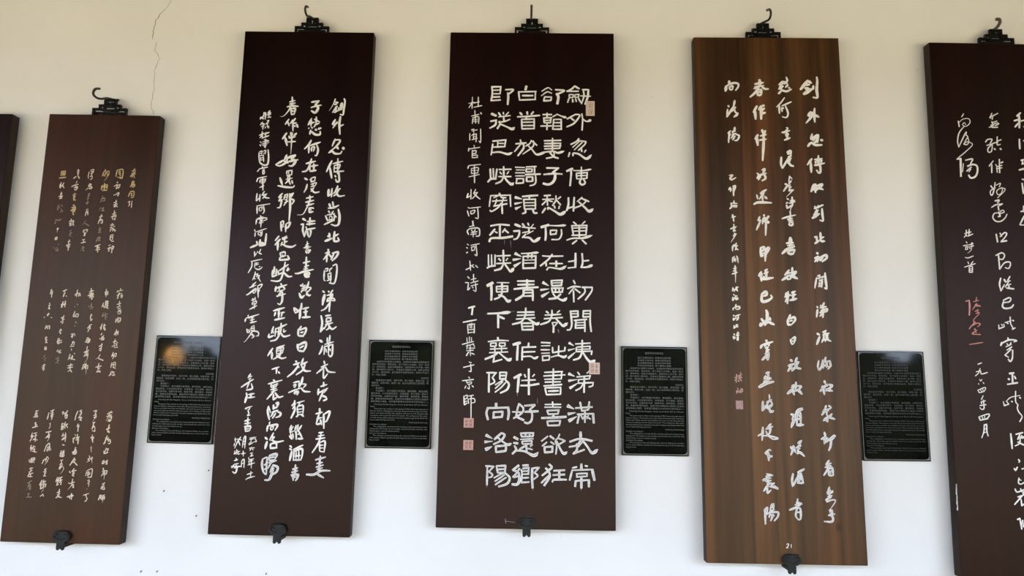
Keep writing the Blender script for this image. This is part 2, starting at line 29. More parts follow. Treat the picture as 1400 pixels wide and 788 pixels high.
'A':'''t2.8 629,8777 583,8641 513,8521;n3.4 625,8713 695,8698;n3.4 613,8657 673,8674;n3.4 676,8626 584,8482;n3.4 646,8610 660,8491;n3.4 700,8595 727,8524;n3.4 622,8483 726,8547;n6.8 771,8691 756,8548;n4.0 812,8787 834,8724 819,8565 807,8441 746,8445|n4.0 653,8333 608,8229 710,8262;n3.4 694,8286 610,8147;n4.6 756,8397 742,8231 764,8014;n3.4 737,8184 831,8225|n3.4 675,7915 616,7758;n3.4 654,7892 776,7886 706,7759 569,7640;n3.4 770,7846 678,7728;n5.2 844,7738 861,7691;n4.3 714,7752 748,7697;n4.0 555,7616 622,7649 685,7603 790,7604 825,7659|n4.0 629,7449 528,7209;n4.3 595,7306 645,7077;n3.1 651,7384 856,7442;n3.1 751,7498 760,7169;n2.8 683,7346 795,7371 785,7270;n2.8 686,7346 687,7214;n2.4 683,7289 784,7301;n3.4 683,7211 888,7233;n4.0 781,7216 801,7030 754,7007 726,7060;n3.4 709,7137 729,7103|n4.9 598,6839 590,6701;n3.3 591,6696 655,6751;n3.6 664,6862 659,6682;n3.6 781,6919 742,6814 700,6749;n3.3 741,6822 837,6861;n3.3 808,6846 760,6753 703,6703;n3.6 742,6814 807,6707 930,6717|n3.9 609,6447 716,6461 821,6512;n3.6 691,6583 715,6469;n4.2 622,6539 659,6457;n3.3 615,6391 647,6350;n2.7 720,6388 680,6339;n3.3 560,6291 611,6182;n2.4 590,6304 749,6340;n2.1 638,6247 665,6290 700,6248 670,6206 641,6231;n3.3 746,6309 738,6184;n2.7 610,6197 736,6215;n3.3 544,6105 657,6163 748,6195;n3.0 723,6324 786,6261;n4.5 815,6429 847,6296 841,6131 781,6086 687,6111|n3.9 655,5931 675,5835;n3.6 626,5864 673,5865;n4.5 578,5761 720,5824;n4.5 765,5963 759,5794 798,5762 859,5781 835,5841;n3.6 770,5870 846,5916|n3.6 651,5601 664,5552;n3.6 600,5513 676,5537 569,5383;n3.6 635,5476 636,5334;n3.6 679,5492 730,5430;n3.9 737,5516 857,5543 829,5450 745,5359;n3.9 774,5509 722,5385|n3.0 601,5162 603,4984 630,4951;n2.7 614,5192 668,5203 661,5148;n2.1 624,5148 668,5156;n2.7 711,5179 756,5224;n2.4 710,5194 706,5131;n3.6 765,5262 841,5282 851,5092 814,4910 713,4911;n2.4 668,5086 743,5120;n2.4 679,5074 692,4985;n2.7 737,5105 739,4924;n2.1 689,5042 732,5053;n2.1 691,4997 734,5016;n2.4 664,4955 754,4986|n3.5 590,4746 630,4714;n5.3 635,4673 612,4555 603,4463;n3.2 705,4748 721,4719;n3.2 795,4768 751,4705;n3.2 680,4656 799,4691;n2.9 796,4683 785,4617;n2.9 698,4598 785,4617;n3.2 699,4586 687,4527;n3.2 687,4531 801,4602 844,4559 774,4555;n3.8 758,4720 746,4528 742,4334;n3.2 733,4498 665,4394 580,4346|n4.1 585,4249 616,4100 589,3922;n3.2 589,3929 660,4014;n3.5 674,4245 778,4264;n3.2 698,4201 795,4213;n3.2 698,4204 693,4113;n3.2 786,4206 781,4152;n3.2 687,4128 799,4147;n2.9 725,4117 662,3982;n2.9 676,4069 830,4112;n3.2 740,4103 762,4015 704,3961;n3.8 743,4056 820,3984 902,4033|n4.4 586,3762 640,3720;n3.8 648,3650 625,3549 588,3479;n2.9 690,3677 865,3734;n2.9 734,3814 741,3693;n3.2 785,3860 777,3693;n2.9 692,3651 687,3475;n2.9 700,3634 853,3683;n3.8 850,3683 849,3495 817,3441 774,3476;n3.2 769,3710 773,3491;n2.6 717,3594 736,3519;n2.6 797,3595 814,3549|n3.2 694,3352 712,3288;n2.9 643,3229 773,3289;n3.5 708,3233 560,3104;n3.2 695,3204 705,3016 780,3103;n3.5 730,3231 792,3146 931,3130|n3.2 710,2936 715,2845;n3.2 654,2850 780,2891;n4.0 616,2803 613,2686;n3.2 607,2714 799,2821;n2.9 782,2806 728,2731;n3.4 719,2776 640,2565;n3.7 681,2673 762,2649 793,2604;n3.4 723,2575 793,2604|n4.0 659,2425 672,2319;n3.4 590,2318 718,2354;n3.7 651,2308 609,2121;n2.8 613,2219 715,2252;n3.7 619,2114 707,2140;n3.7 686,2210 716,2109;n3.7 738,2306 861,2371 816,2198 774,2166;n4.0 744,2321 763,2040|n3.1 668,1954 754,1968;n2.8 658,1893 777,1913;n3.4 618,1834 795,1861;n3.4 715,1944 675,1761 560,1573;n3.1 696,1773 705,1606;n3.4 703,1773 799,1792 792,1585;n2.3 713,1717 770,1725;n2.3 716,1662 773,1670;n2.5 705,1606 777,1593|n3.1 725,1516 706,1218;n3.1 632,1438 830,1496;n2.8 662,1369 777,1395;n2.8 651,1300 794,1347;n2.5 668,1258 783,1291;n3.9 474,1158 617,1161 755,1233 929,1239;n2.5 738,1274 658,1175;n3.4 673,1176 812,1102''',
'B':'''n4.1 137,8702 295,8733;n3.4 288,8724 216,8652;n5.3 215,8660 278,8589 255,8509 211,8477 144,8516;n3.4 131,8584 233,8620 346,8641|n3.4 157,8349 89,8203;n3.4 103,8222 222,8271;n3.4 160,8302 152,8176;n3.4 254,8386 256,8224;n3.4 219,8334 332,8273;n3.4 269,8256 214,8161;n3.4 241,8216 323,8249;n3.4 108,8143 117,8128;n3.4 168,8160 188,8137;n4.0 156,8097 139,8005;n4.6 173,8066 253,8004 347,8005 353,8068;n4.3 247,8114 281,8095;n4.3 307,8123 367,8144|n4.0 177,7880 129,7782 47,7690;n3.7 138,7767 140,7603;n4.0 161,7764 265,7803 372,7841;n3.4 193,7721 198,7642;n3.4 193,7728 250,7734 236,7643;n3.7 296,7785 328,7691 324,7613 301,7553 271,7558|n4.0 100,7379 293,7433;n4.0 207,7483 171,7331 116,7229 30,7204;n3.7 178,7331 184,7235;n3.7 201,7323 348,7349;n4.0 259,7378 267,7231;n4.3 192,7219 315,7240|n4.3 88,7069 146,7036;n3.3 148,6943 131,6851 91,6770;n2.7 196,7034 232,7053;n2.7 216,7068 302,7095 294,7023;n2.7 233,7037 221,6991;n2.7 221,6988 312,7023;n2.7 224,6941 330,6977 315,6915;n2.4 268,6961 271,6899;n2.7 226,6895 318,6915;n3.0 295,6884 233,6788;n3.6 229,6852 308,6773 405,6786|n3.3 148,6648 287,6684;n3.3 214,6710 229,6591;n3.6 138,6562 306,6608;n3.3 157,6495 310,6539;t3.9 225,6606 163,6437 95,6314 -16,6297;n3.0 313,6439 244,6457;n3.6 222,6453 220,6362;n3.9 216,6354 305,6371;n3.3 237,6446 258,6400|n4.2 98,6223 166,6183;n3.3 67,6098 123,6109;n3.6 122,6117 115,5980 153,5845;n3.0 153,5845 191,6012;n3.9 249,6243 244,6085;n3.9 194,6160 355,6178;n3.9 183,6106 361,6124;n2.7 174,6057 196,6004;n3.9 189,5993 366,6030;n3.6 213,5967 225,5891 258,5834;n3.3 258,5967 283,5968 272,5854|n2.1 218,5752 227,5602;n2.1 193,5676 253,5711;n2.1 180,5646 256,5665;n2.4 155,5616 302,5644;n2.1 198,5586 260,5605;n3.0 197,5559 226,5503;n2.7 222,5557 291,5576 255,5503;n2.1 232,5527 275,5538|n3.3 163,5308 299,5344;n3.9 222,5432 224,5153;n3.0 190,5227 280,5261;n2.7 178,5182 266,5201;n3.9 13,5092 80,5094 210,5140 378,5178;n3.6 201,5096 217,5029;n3.9 205,5096 296,5105 290,5030;n3.9 217,5024 305,5030;n3.6 215,5063 288,5067|n3.0 131,4857 169,4828;n3.0 184,4884 168,4854;n3.0 170,4825 244,4859;n3.0 165,4780 258,4829;n3.0 175,4736 231,4784;n4.4 119,4694 168,4606 227,4651;n3.0 167,4754 162,4706;n3.8 299,4931 273,4815 234,4737;n2.7 274,4812 351,4801 280,4708;n2.9 278,4741 261,4649;n3.8 273,4696 313,4650 352,4661|n4.4 182,4491 167,4370 69,4292;n3.8 36,4398 156,4309;n3.2 30,4400 62,4292;n4.4 166,4341 157,4177;n3.8 211,4376 330,4410;n3.5 230,4310 312,4329;n4.1 270,4372 279,4223;n4.4 207,4207 370,4220|n3.8 202,4032 163,3958;n3.8 147,3975 151,3859 188,3827;n3.8 178,3951 295,3995 284,3890 229,3828;n3.2 196,3900 256,3919;n3.5 185,3842 261,3829|n4.4 148,3670 166,3552;n4.6 167,3653 298,3712 317,3630 269,3525;n3.5 199,3596 272,3643;n4.1 181,3545 269,3532|n3.5 128,3340 161,3321;n3.5 89,3262 220,3310;n3.7 181,3302 171,3223 84,3107 -16,3023;n2.9 177,3249 211,3207;n3.5 280,3395 248,3279;n3.5 234,3265 364,3327;n3.5 328,3312 283,3168 156,3068;n3.8 249,3251 328,3152 441,3149|n3.2 113,2911 227,2948;n2.9 113,2861 159,2879 145,2826 122,2836;n2.9 227,2941 225,2807;n2.9 28,2717 162,2777 250,2803;n4.3 150,2734 156,2691;n4.6 153,2734 211,2738 197,2681;n4.0 294,3029 270,2910 231,2835;n2.6 271,2893 361,2883 305,2808;n3.4 261,2821 337,2752 456,2743|n3.4 160,2569 156,2521 106,2463;n4.0 160,2460 172,2383 107,2223;n2.9 181,2510 127,2403;n2.6 206,2522 351,2566;n2.6 264,2526 232,2452;n2.8 218,2451 235,2282;n2.9 225,2452 328,2471 335,2298;n2.3 229,2395 314,2411;n2.3 232,2339 317,2354;n2.6 235,2296 330,2305;n3.1 206,2254 250,2283;n3.4 306,2298 355,2264|n3.4 125,2089 102,1998 135,2002;n2.8 162,2070 105,1956 182,1982;n3.1 116,1931 149,1817;n2.8 159,1932 177,1832;n2.5 94,1889 134,1827;n3.1 218,2091 196,1986;n3.1 254,2102 239,1987;n3.1 326,2093 254,1973;n2.8 204,1972 244,1903;n3.4 225,1976 235,1819;n3.4 268,1988 351,1849;n2.8 265,1918 317,1935;n3.7 263,1834 367,1836|n3.7 118,1697 156,1664;n3.4 114,1638 161,1622;n4.2 163,1597 131,1412;n3.4 190,1623 374,1716;n3.1 205,1609 202,1415;n3.7 206,1595 353,1643 370,1532 345,1425;n2.8 248,1596 250,1457;n2.8 298,1611 308,1445;n2.5 219,1498 339,1515;n3.1 209,1429 337,1431|n3.4 250,1340 255,1139;n3.4 196,1249 299,1281;n3.1 185,1193 302,1226;n3.6 174,1138 233,1153 314,1157;n3.6 219,1139 223,1042;n3.1 193,1110 271,1105;n3.4 262,1139 314,1154 297,1085 268,1036''',
'C':'''n3.1 -276,8813 -261,8693;n3.4 -323,8700 -210,8734;n3.4 -320,8653 -199,8681;n3.7 -369,8593 -256,8617 -133,8607;t4.0 -259,8661 -341,8501 -426,8397 -498,8380;n3.4 -284,8566 -272,8435;n3.7 -283,8550 -199,8563 -214,8427;n3.4 -272,8499 -219,8506;n3.4 -275,8432 -214,8436|n3.4 -315,8327 -384,8212;n3.4 -333,8264 -298,8182;n3.4 -230,8312 -278,8230;n3.4 -182,8348 -227,8265;n3.4 -229,8297 -215,8068;n3.4 -210,8234 -150,8253;n3.4 -199,8186 -168,8171;n4.3 -148,8219 -118,8153|n4.0 -342,8030 -422,7897;n4.6 -366,7932 -317,7757;n3.4 -292,7965 -271,7918;n3.4 -259,8044 -246,7965;n4.0 -136,8027 -193,7966;n3.4 -289,7917 -154,7951;n3.4 -302,7836 -145,7849;t4.6 -235,8028 -229,7808 -230,7574|n4.3 -309,7560 -351,7447;n4.0 -351,7455 -529,7348;n4.0 -294,7510 -317,7401 -433,7325 -518,7339;n4.0 -365,7431 -271,7383;n5.2 -293,7492 -130,7560;n4.3 -130,7556 -215,7465;n4.6 -215,7465 -123,7435 -177,7333 -252,7327;n4.0 -273,7414 -71,7459|n2.8 -290,7212 -174,7235;n2.8 -291,7215 -283,7145;n2.8 -183,7232 -183,7139;n2.1 -252,7200 -244,7154;n2.8 -284,7119 -180,7139;n2.7 -247,7123 -266,7061;n2.4 -294,7037 -161,7070;n2.4 -224,7123 -220,7046;n3.4 -205,7061 -304,6949;n3.4 -233,7015 -198,6935;n3.4 -172,7016 -153,6951;n4.3 -420,7071 -362,6917;n4.0 -455,6903 -299,6878 -149,6874 -113,6912|n3.6 -348,6743 -424,6655;n3.3 -421,6655 -350,6674;n3.3 -362,6674 -416,6578;n3.3 -408,6578 -340,6613;n3.6 -350,6613 -378,6459 -434,6440;n3.0 -290,6721 -313,6613;n2.7 -274,6706 -242,6725 -252,6599;n2.4 -300,6656 -256,6672;n3.0 -283,6614 -251,6584 -305,6488;n2.7 -294,6549 -221,6584;n4.2 -200,6738 -173,6462 -177,6170;n3.3 -195,6704 -119,6758;n3.3 -123,6754 -180,6646;n3.3 -179,6634 -105,6598 -142,6516|n3.0 -354,6136 -296,6163 -286,6080;n3.6 -343,6140 -320,5955;n2.4 -324,6076 -287,6087;n2.4 -328,6031 -275,6057;n3.6 -221,6116 -151,6138 -187,6036 -230,6017;n3.6 -236,6108 -233,5941|n3.6 -362,5854 -434,5756;n3.9 -332,5791 -434,5666;n4.2 -376,5730 -373,5562;n3.3 -292,5822 -273,5797;n3.3 -202,5857 -290,5789;n3.3 -290,5780 -188,5824;n3.3 -246,5793 -239,5687;n3.3 -242,5729 -183,5749;n3.0 -287,5732 -311,5653;n3.9 -284,5687 -192,5643 -87,5634 -8,5676|n3.3 -324,5502 -226,5525 -210,5462;n3.3 -316,5498 -297,5428;n2.7 -270,5476 -250,5429;n3.0 -297,5420 -195,5455;n3.6 -311,5416 -322,5358;n4.2 -322,5360 -204,5369 -131,5386 -162,5453|n3.6 -442,5152 -448,5015;n3.6 -414,5222 -415,5070;n3.3 -367,5178 -373,5038;n3.3 -445,5015 -344,5056;n3.0 -338,5146 -315,5054;n3.6 -308,5144 -136,5272;n3.6 -201,5320 -226,5133 -268,4969 -339,4927 -465,4938;n3.3 -135,5209 -153,5146 -108,5180;n3.0 -318,5069 -203,5116;n3.9 -217,5103 -123,5028 -47,5032|n3.3 -262,4883 -245,4847;n4.1 -354,4819 -365,4719;n3.6 -345,4786 -140,4859;n3.0 -287,4805 -290,4743;n3.5 -213,4814 -171,4774;n2.4 -325,4715 -180,4759;n3.2 -224,4747 -318,4609;n3.2 -334,4624 -157,4674;n3.8 -222,4717 -215,4540 -250,4463 -302,4477|n3.8 -377,4328 -155,4397;n3.8 -266,4363 -262,4184;n3.5 -331,4303 -352,4226;n3.2 -224,4287 -149,4306;n3.2 -196,4305 -212,4214;n4.1 -340,4146 -142,4193|n3.5 -353,4013 -388,3875;n3.8 -431,3863 -434,3801 -339,3835;n2.6 -363,3937 -344,3876;n2.9 -307,3981 -311,3818;n2.9 -306,3964 -246,3983 -255,3848;n2.3 -288,3906 -259,3917;n3.5 -263,3979 -90,4066;n3.8 -204,4083 -208,3925 -278,3764 -395,3722;n2.6 -145,3970 -141,3909 -97,3942;n3.8 -214,3907 -136,3821 -13,3848|n3.8 -340,3584 -432,3431;n4.1 -349,3502 -347,3369;n3.2 -267,3587 -113,3646;n2.9 -259,3576 -259,3471;n2.9 -250,3558 -134,3607 -144,3488;n2.3 -248,3527 -148,3549;n2.6 -252,3472 -144,3491;n3.5 -180,3606 -186,3461 -318,3361;n3.8 -257,3443 -152,3387 -63,3406|n2.9 -330,3168 -188,3216;n3.2 -234,3194 -239,3083;n3.2 -200,3123 -169,3088|n2.9 -292,2961 -254,2940;n3.2 -383,2880 -113,2960;n2.9 -324,2910 -325,2810;n2.9 -320,2839 -190,2887;n2.6 -208,2901 -218,2841;n2.6 -318,2810 -218,2834;n3.4 -277,2857 -270,2740;n2.6 -330,2767 -213,2798;n2.6 -312,2725 -197,2770;n3.2 -256,2743 -392,2581;n3.4 -266,2683 -266,2569;n2.9 -266,2569 -188,2631;n3.7 -239,2712 -161,2628 -73,2647|n4.0 -349,2446 -359,2344 -317,2187;n2.6 -343,2429 -300,2317;n4.3 -211,2502 -165,2513 -191,2415;n3.7 -253,2476 -247,2386;n3.4 -262,2399 -189,2432;n3.4 -272,2329 -157,2376;n2.9 -243,2332 -295,2243;n3.7 -172,2348 -105,2318 -120,2261 -193,2231;n3.4 -199,2316 -257,2216|n2.8 -303,2148 -314,2088;n3.4 -339,2076 -351,1960;n3.7 -334,2067 -153,2094 -192,1984;n2.6 -282,2047 -278,1991;n2.6 -275,2047 -230,2058 -236,1999;n2.3 -278,1991 -236,1999|n3.7 -379,1847 -328,1808;n4.5 -333,1768 -365,1631;n3.1 -217,1936 -287,1794;n2.3 -249,1865 -195,1855 -265,1781;n3.4 -227,1866 -222,1789 -134,1763 -10,1789;n3.4 -261,1725 -262,1641;n3.7 -261,1725 -159,1744 -139,1658;n4.0 -262,1641 -132,1654|n3.6 -399,1430 -403,1322 -369,1195 -319,1141;n3.1 -399,1433 -312,1462 -315,1351 -308,1141;n2.5 -363,1320 -314,1342;n2.5 -357,1237 -315,1252;n3.1 -268,1508 -268,1405;n3.7 -268,1505 -129,1531 -156,1435;n2.8 -258,1461 -159,1477;n2.8 -268,1405 -155,1424;n3.1 -280,1363 -123,1411;n2.8 -224,1378 -287,1252;n3.9 -192,1323 -96,1284 -109,1201 -180,1144;n2.8 -191,1310 -239,1184;n3.9 -171,1268 -238,1060 -332,1036''',
'D':'''n2.5 -843,8470 -853,8383 -917,8319;n3.4 -898,8367 -910,8319;n3.4 -849,8447 -811,8447 -810,8317;n3.4 -875,8367 -849,8320;n2.5 -720,8509 -765,8448;n3.4 -758,8456 -698,8465;n2.8 -729,8480 -738,8385;n3.4 -771,8416 -696,8433;n2.5 -760,8361 -691,8369|n2.5 -860,8256 -904,8189;n3.4 -873,8224 -811,8209;n2.8 -841,8209 -846,8095;n2.2 -883,8158 -816,8178;n2.2 -770,8289 -732,8290 -781,8226;n1.9 -795,8210 -729,8242;n2.2 -757,8210 -744,8128;n1.9 -785,8162 -805,8123;n1.9 -732,8179 -718,8124|n2.5 -909,7968 -813,8020;n2.8 -853,8051 -840,7899;n2.5 -856,7972 -890,7914;n2.5 -776,8036 -784,7926;n2.8 -812,7996 -705,8037;n2.8 -829,7918 -706,7967|n2.2 -884,7830 -852,7812;n2.2 -887,7768 -864,7752 -870,7736;n2.2 -803,7876 -704,7861;n2.2 -831,7828 -698,7849;n2.2 -774,7895 -776,7801;n2.2 -843,7781 -696,7817;n2.2 -825,7750 -736,7770;n2.2 -767,7785 -769,7710 -794,7738|n2.5 -891,7595 -882,7471;n2.2 -884,7611 -829,7631 -836,7565;n1.8 -875,7580 -837,7588;n2.2 -802,7628 -755,7647 -760,7566;n1.8 -799,7581 -762,7597;n2.2 -871,7533 -782,7550;n2.2 -854,7502 -841,7424;n2.5 -796,7534 -779,7407;n1.8 -838,7487 -793,7495;n1.8 -835,7437 -790,7449;n3.4 -705,7661 -684,7505 -693,7364 -759,7332 -846,7378 -882,7471|n2.1 -803,7304 -793,7277;n2.1 -897,7195 -852,7253;n2.5 -867,7250 -686,7294;n2.4 -783,7239 -785,7158;n2.1 -783,7231 -758,7239 -765,7196;n2.1 -787,7189 -750,7197 -754,7143;n2.1 -784,7143 -747,7154|n2.7 -876,7044 -897,6978;n2.4 -884,7051 -694,7096;n2.1 -829,7021 -832,6956;n2.4 -829,7021 -705,7046;n2.1 -714,7038 -728,6976;n2.1 -819,6987 -722,7004;n2.1 -809,6952 -727,6969;n2.7 -779,7068 -754,6803;n2.4 -826,6859 -738,6899|n3.0 -870,6732 -877,6577;n2.4 -869,6571 -811,6652;n2.7 -808,6713 -806,6567;n2.7 -722,6779 -769,6695;n2.4 -762,6695 -663,6731;n2.7 -680,6715 -750,6626;n3.0 -739,6696 -691,6650 -612,6639|n2.4 -859,6471 -589,6520;n3.0 -850,6452 -841,6311;n2.1 -804,6437 -799,6361;n2.1 -797,6437 -749,6446 -755,6377;n1.8 -792,6366 -755,6377;n2.7 -725,6484 -699,6362 -728,6313|n2.1 -771,6273 -753,6237;n2.1 -833,6205 -709,6248;n2.7 -840,6192 -851,6089;n2.4 -825,6193 -663,6226 -635,6196 -703,6161;n1.8 -781,6209 -763,6163;n1.8 -721,6210 -733,6164;n1.8 -784,6145 -703,6161;n2.1 -790,6114 -701,6131;n2.7 -750,6186 -746,6024|n2.1 -870,5979 -852,5934;n2.4 -851,5919 -853,5833;n2.1 -837,5931 -625,6006;n1.8 -791,5920 -788,5867;n1.8 -784,5920 -737,5928 -744,5875;n1.8 -780,5867 -744,5875;n2.4 -711,5952 -720,5861 -749,5842|n3.3 -812,5738 -790,5675;n3.9 -931,5605 -782,5671;n3.6 -737,5773 -756,5664;n5.1 -751,5652 -626,5673;n3.9 -623,5900 -632,5663;n5.1 -740,5709 -649,5688|n2.4 -839,5527 -833,5434;n2.4 -839,5426 -792,5498;n2.4 -780,5528 -771,5505;n2.4 -713,5577 -748,5495;n2.7 -748,5498 -691,5474|n2.1 -899,5320 -672,5372;n2.4 -876,5316 -877,5211 -939,5088;n2.1 -809,5302 -816,5195;n1.8 -783,5303 -787,5240;n1.8 -793,5285 -738,5296;n1.8 -783,5255 -736,5266;n2.4 -800,5180 -739,5159 -682,5185 -659,5215;n1.8 -728,5214 -696,5222|n2.4 -795,5111 -799,5049 -838,4941;n2.1 -791,5053 -752,5064 -766,5002;n2.4 -749,5079 -704,4961 -675,4914;n2.1 -699,5047 -741,4972;n1.8 -809,4989 -785,4957|n2.4 -766,4903 -863,4799;n2.4 -891,4784 -759,4841;n2.1 -823,4870 -811,4796;n3.0 -943,4638 -897,4661 -758,4782;n2.1 -815,4751 -810,4674;n2.1 -815,4751 -754,4767 -766,4690;n1.8 -805,4719 -769,4730;n2.1 -802,4675 -766,4690;n2.7 -724,4827 -700,4588;n2.4 -724,4831 -642,4861 -663,4798 -698,4765;n2.1 -682,4754 -707,4691|n2.4 -832,4532 -748,4568;n2.1 -810,4574 -798,4512;n2.1 -765,4600 -755,4528;n2.1 -811,4485 -808,4438;n2.1 -812,4490 -729,4516 -742,4447;n1.8 -802,4461 -744,4472;n2.7 -858,4348 -716,4428;n2.4 -766,4472 -766,4366|n2.1 -875,4237 -880,4202;n2.9 -921,4160 -934,4099;n2.6 -914,4172 -660,4253;n1.8 -849,4188 -855,4159;n2.1 -827,4177 -759,4195;n2.6 -791,4192 -791,4087;n2.1 -831,4130 -741,4156;n2.9 -827,4079 -700,4113|n2.6 -884,3956 -869,3881;n2.3 -847,3945 -829,3899 -865,3881;n2.0 -772,4020 -811,3955;n2.0 -748,4035 -737,3941;n2.0 -818,3955 -729,3974;n2.9 -802,3926 -661,3902 -646,3832 -689,3819;n2.0 -730,3944 -812,3867;n2.0 -785,3900 -764,3810;t2.6 -797,3856 -903,3706 -933,3705;n2.3 -764,3854 -732,3810 -776,3773''',
'E':'''n2.9 -747,3074 -794,2987;n2.6 -789,3015 -714,3027;n2.6 -736,2988 -778,2958;n3.2 -915,2806 -802,2886 -684,2966;n2.9 -748,2948 -802,2787;n3.5 -807,2751 -697,2784 -719,2880|n3.4 -806,2697 -789,2644;n4.3 -786,2661 -821,2507;n3.2 -760,2666 -646,2688;n3.4 -714,2670 -717,2610;n3.2 -767,2602 -634,2622|n2.0 -813,2391 -766,2385;n2.3 -797,2403 -673,2439;n2.0 -710,2408 -756,2347;n2.6 -749,2350 -729,2305 -757,2255;n2.3 -760,2255 -696,2274|n3.1 -740,2220 -735,2040;n2.9 -803,2149 -699,2182;n2.8 -800,2100 -680,2119;n2.8 -800,2046 -675,2070;n3.1 -782,2039 -768,1953;n2.8 -788,2032 -678,2046 -696,1961;n2.3 -775,1995 -699,2006;n2.6 -776,1952 -687,1968''',
'F':'''n1.7 -681,1828 -553,1848|n1.7 -648,1829 -651,1773;n1.7 -682,1800 -562,1824;n2.0 -569,1819 -546,1764 -593,1760;n1.7 -637,1766 -693,1709;n1.7 -685,1695 -597,1749|n1.7 -629,1653 -620,1637;n2.0 -673,1633 -568,1645;n2.0 -641,1620 -660,1591;n2.0 -612,1620 -593,1600|n2.0 -645,1536 -597,1547;n1.7 -633,1508 -602,1519;n2.0 -648,1480 -586,1498|n1.7 -675,1458 -662,1411;n2.0 -662,1411 -568,1436;n1.7 -677,1383 -580,1401;n1.7 -660,1383 -656,1327;n2.0 -679,1313 -547,1360;n2.0 -620,1425 -608,1252|n1.7 -611,1196 -610,1080;n2.0 -681,1133 -571,1173;n2.0 -703,1036 -645,1072 -529,1105''',
'G':'''n2.0 -798,1812 -810,1644;n2.6 -798,1812 -762,1853 -763,1631;n1.7 -801,1756 -766,1766;n1.7 -790,1700 -769,1715|n2.0 -823,1525 -740,1537;n2.0 -788,1580 -781,1478|n2.0 -804,1394 -805,1269;n2.5 -804,1394 -759,1414 -752,1263;n1.7 -793,1338 -758,1353''',
'H':'''n2.0 -964,1828 -951,1739;n1.7 -976,1787 -924,1805;n2.0 -964,1725 -977,1668;n2.3 -855,1844 -909,1754 -960,1627;n2.3 -913,1810 -858,1685;n2.0 -869,1796 -836,1783|n1.7 -953,1577 -956,1516;n2.0 -966,1515 -915,1547;n2.0 -919,1606 -920,1509;n2.0 -897,1589 -884,1517 -846,1528;n1.7 -887,1552 -850,1576|n2.3 -917,1439 -905,1406;n2.3 -950,1391 -881,1409;n2.3 -987,1251 -949,1321;n2.8 -1000,1279 -889,1281 -813,1285;n2.0 -942,1322 -861,1340;n3.1 -905,1308 -889,1226 -915,1156 -970,1182;n2.3 -944,1252 -859,1268''',
},
3:{
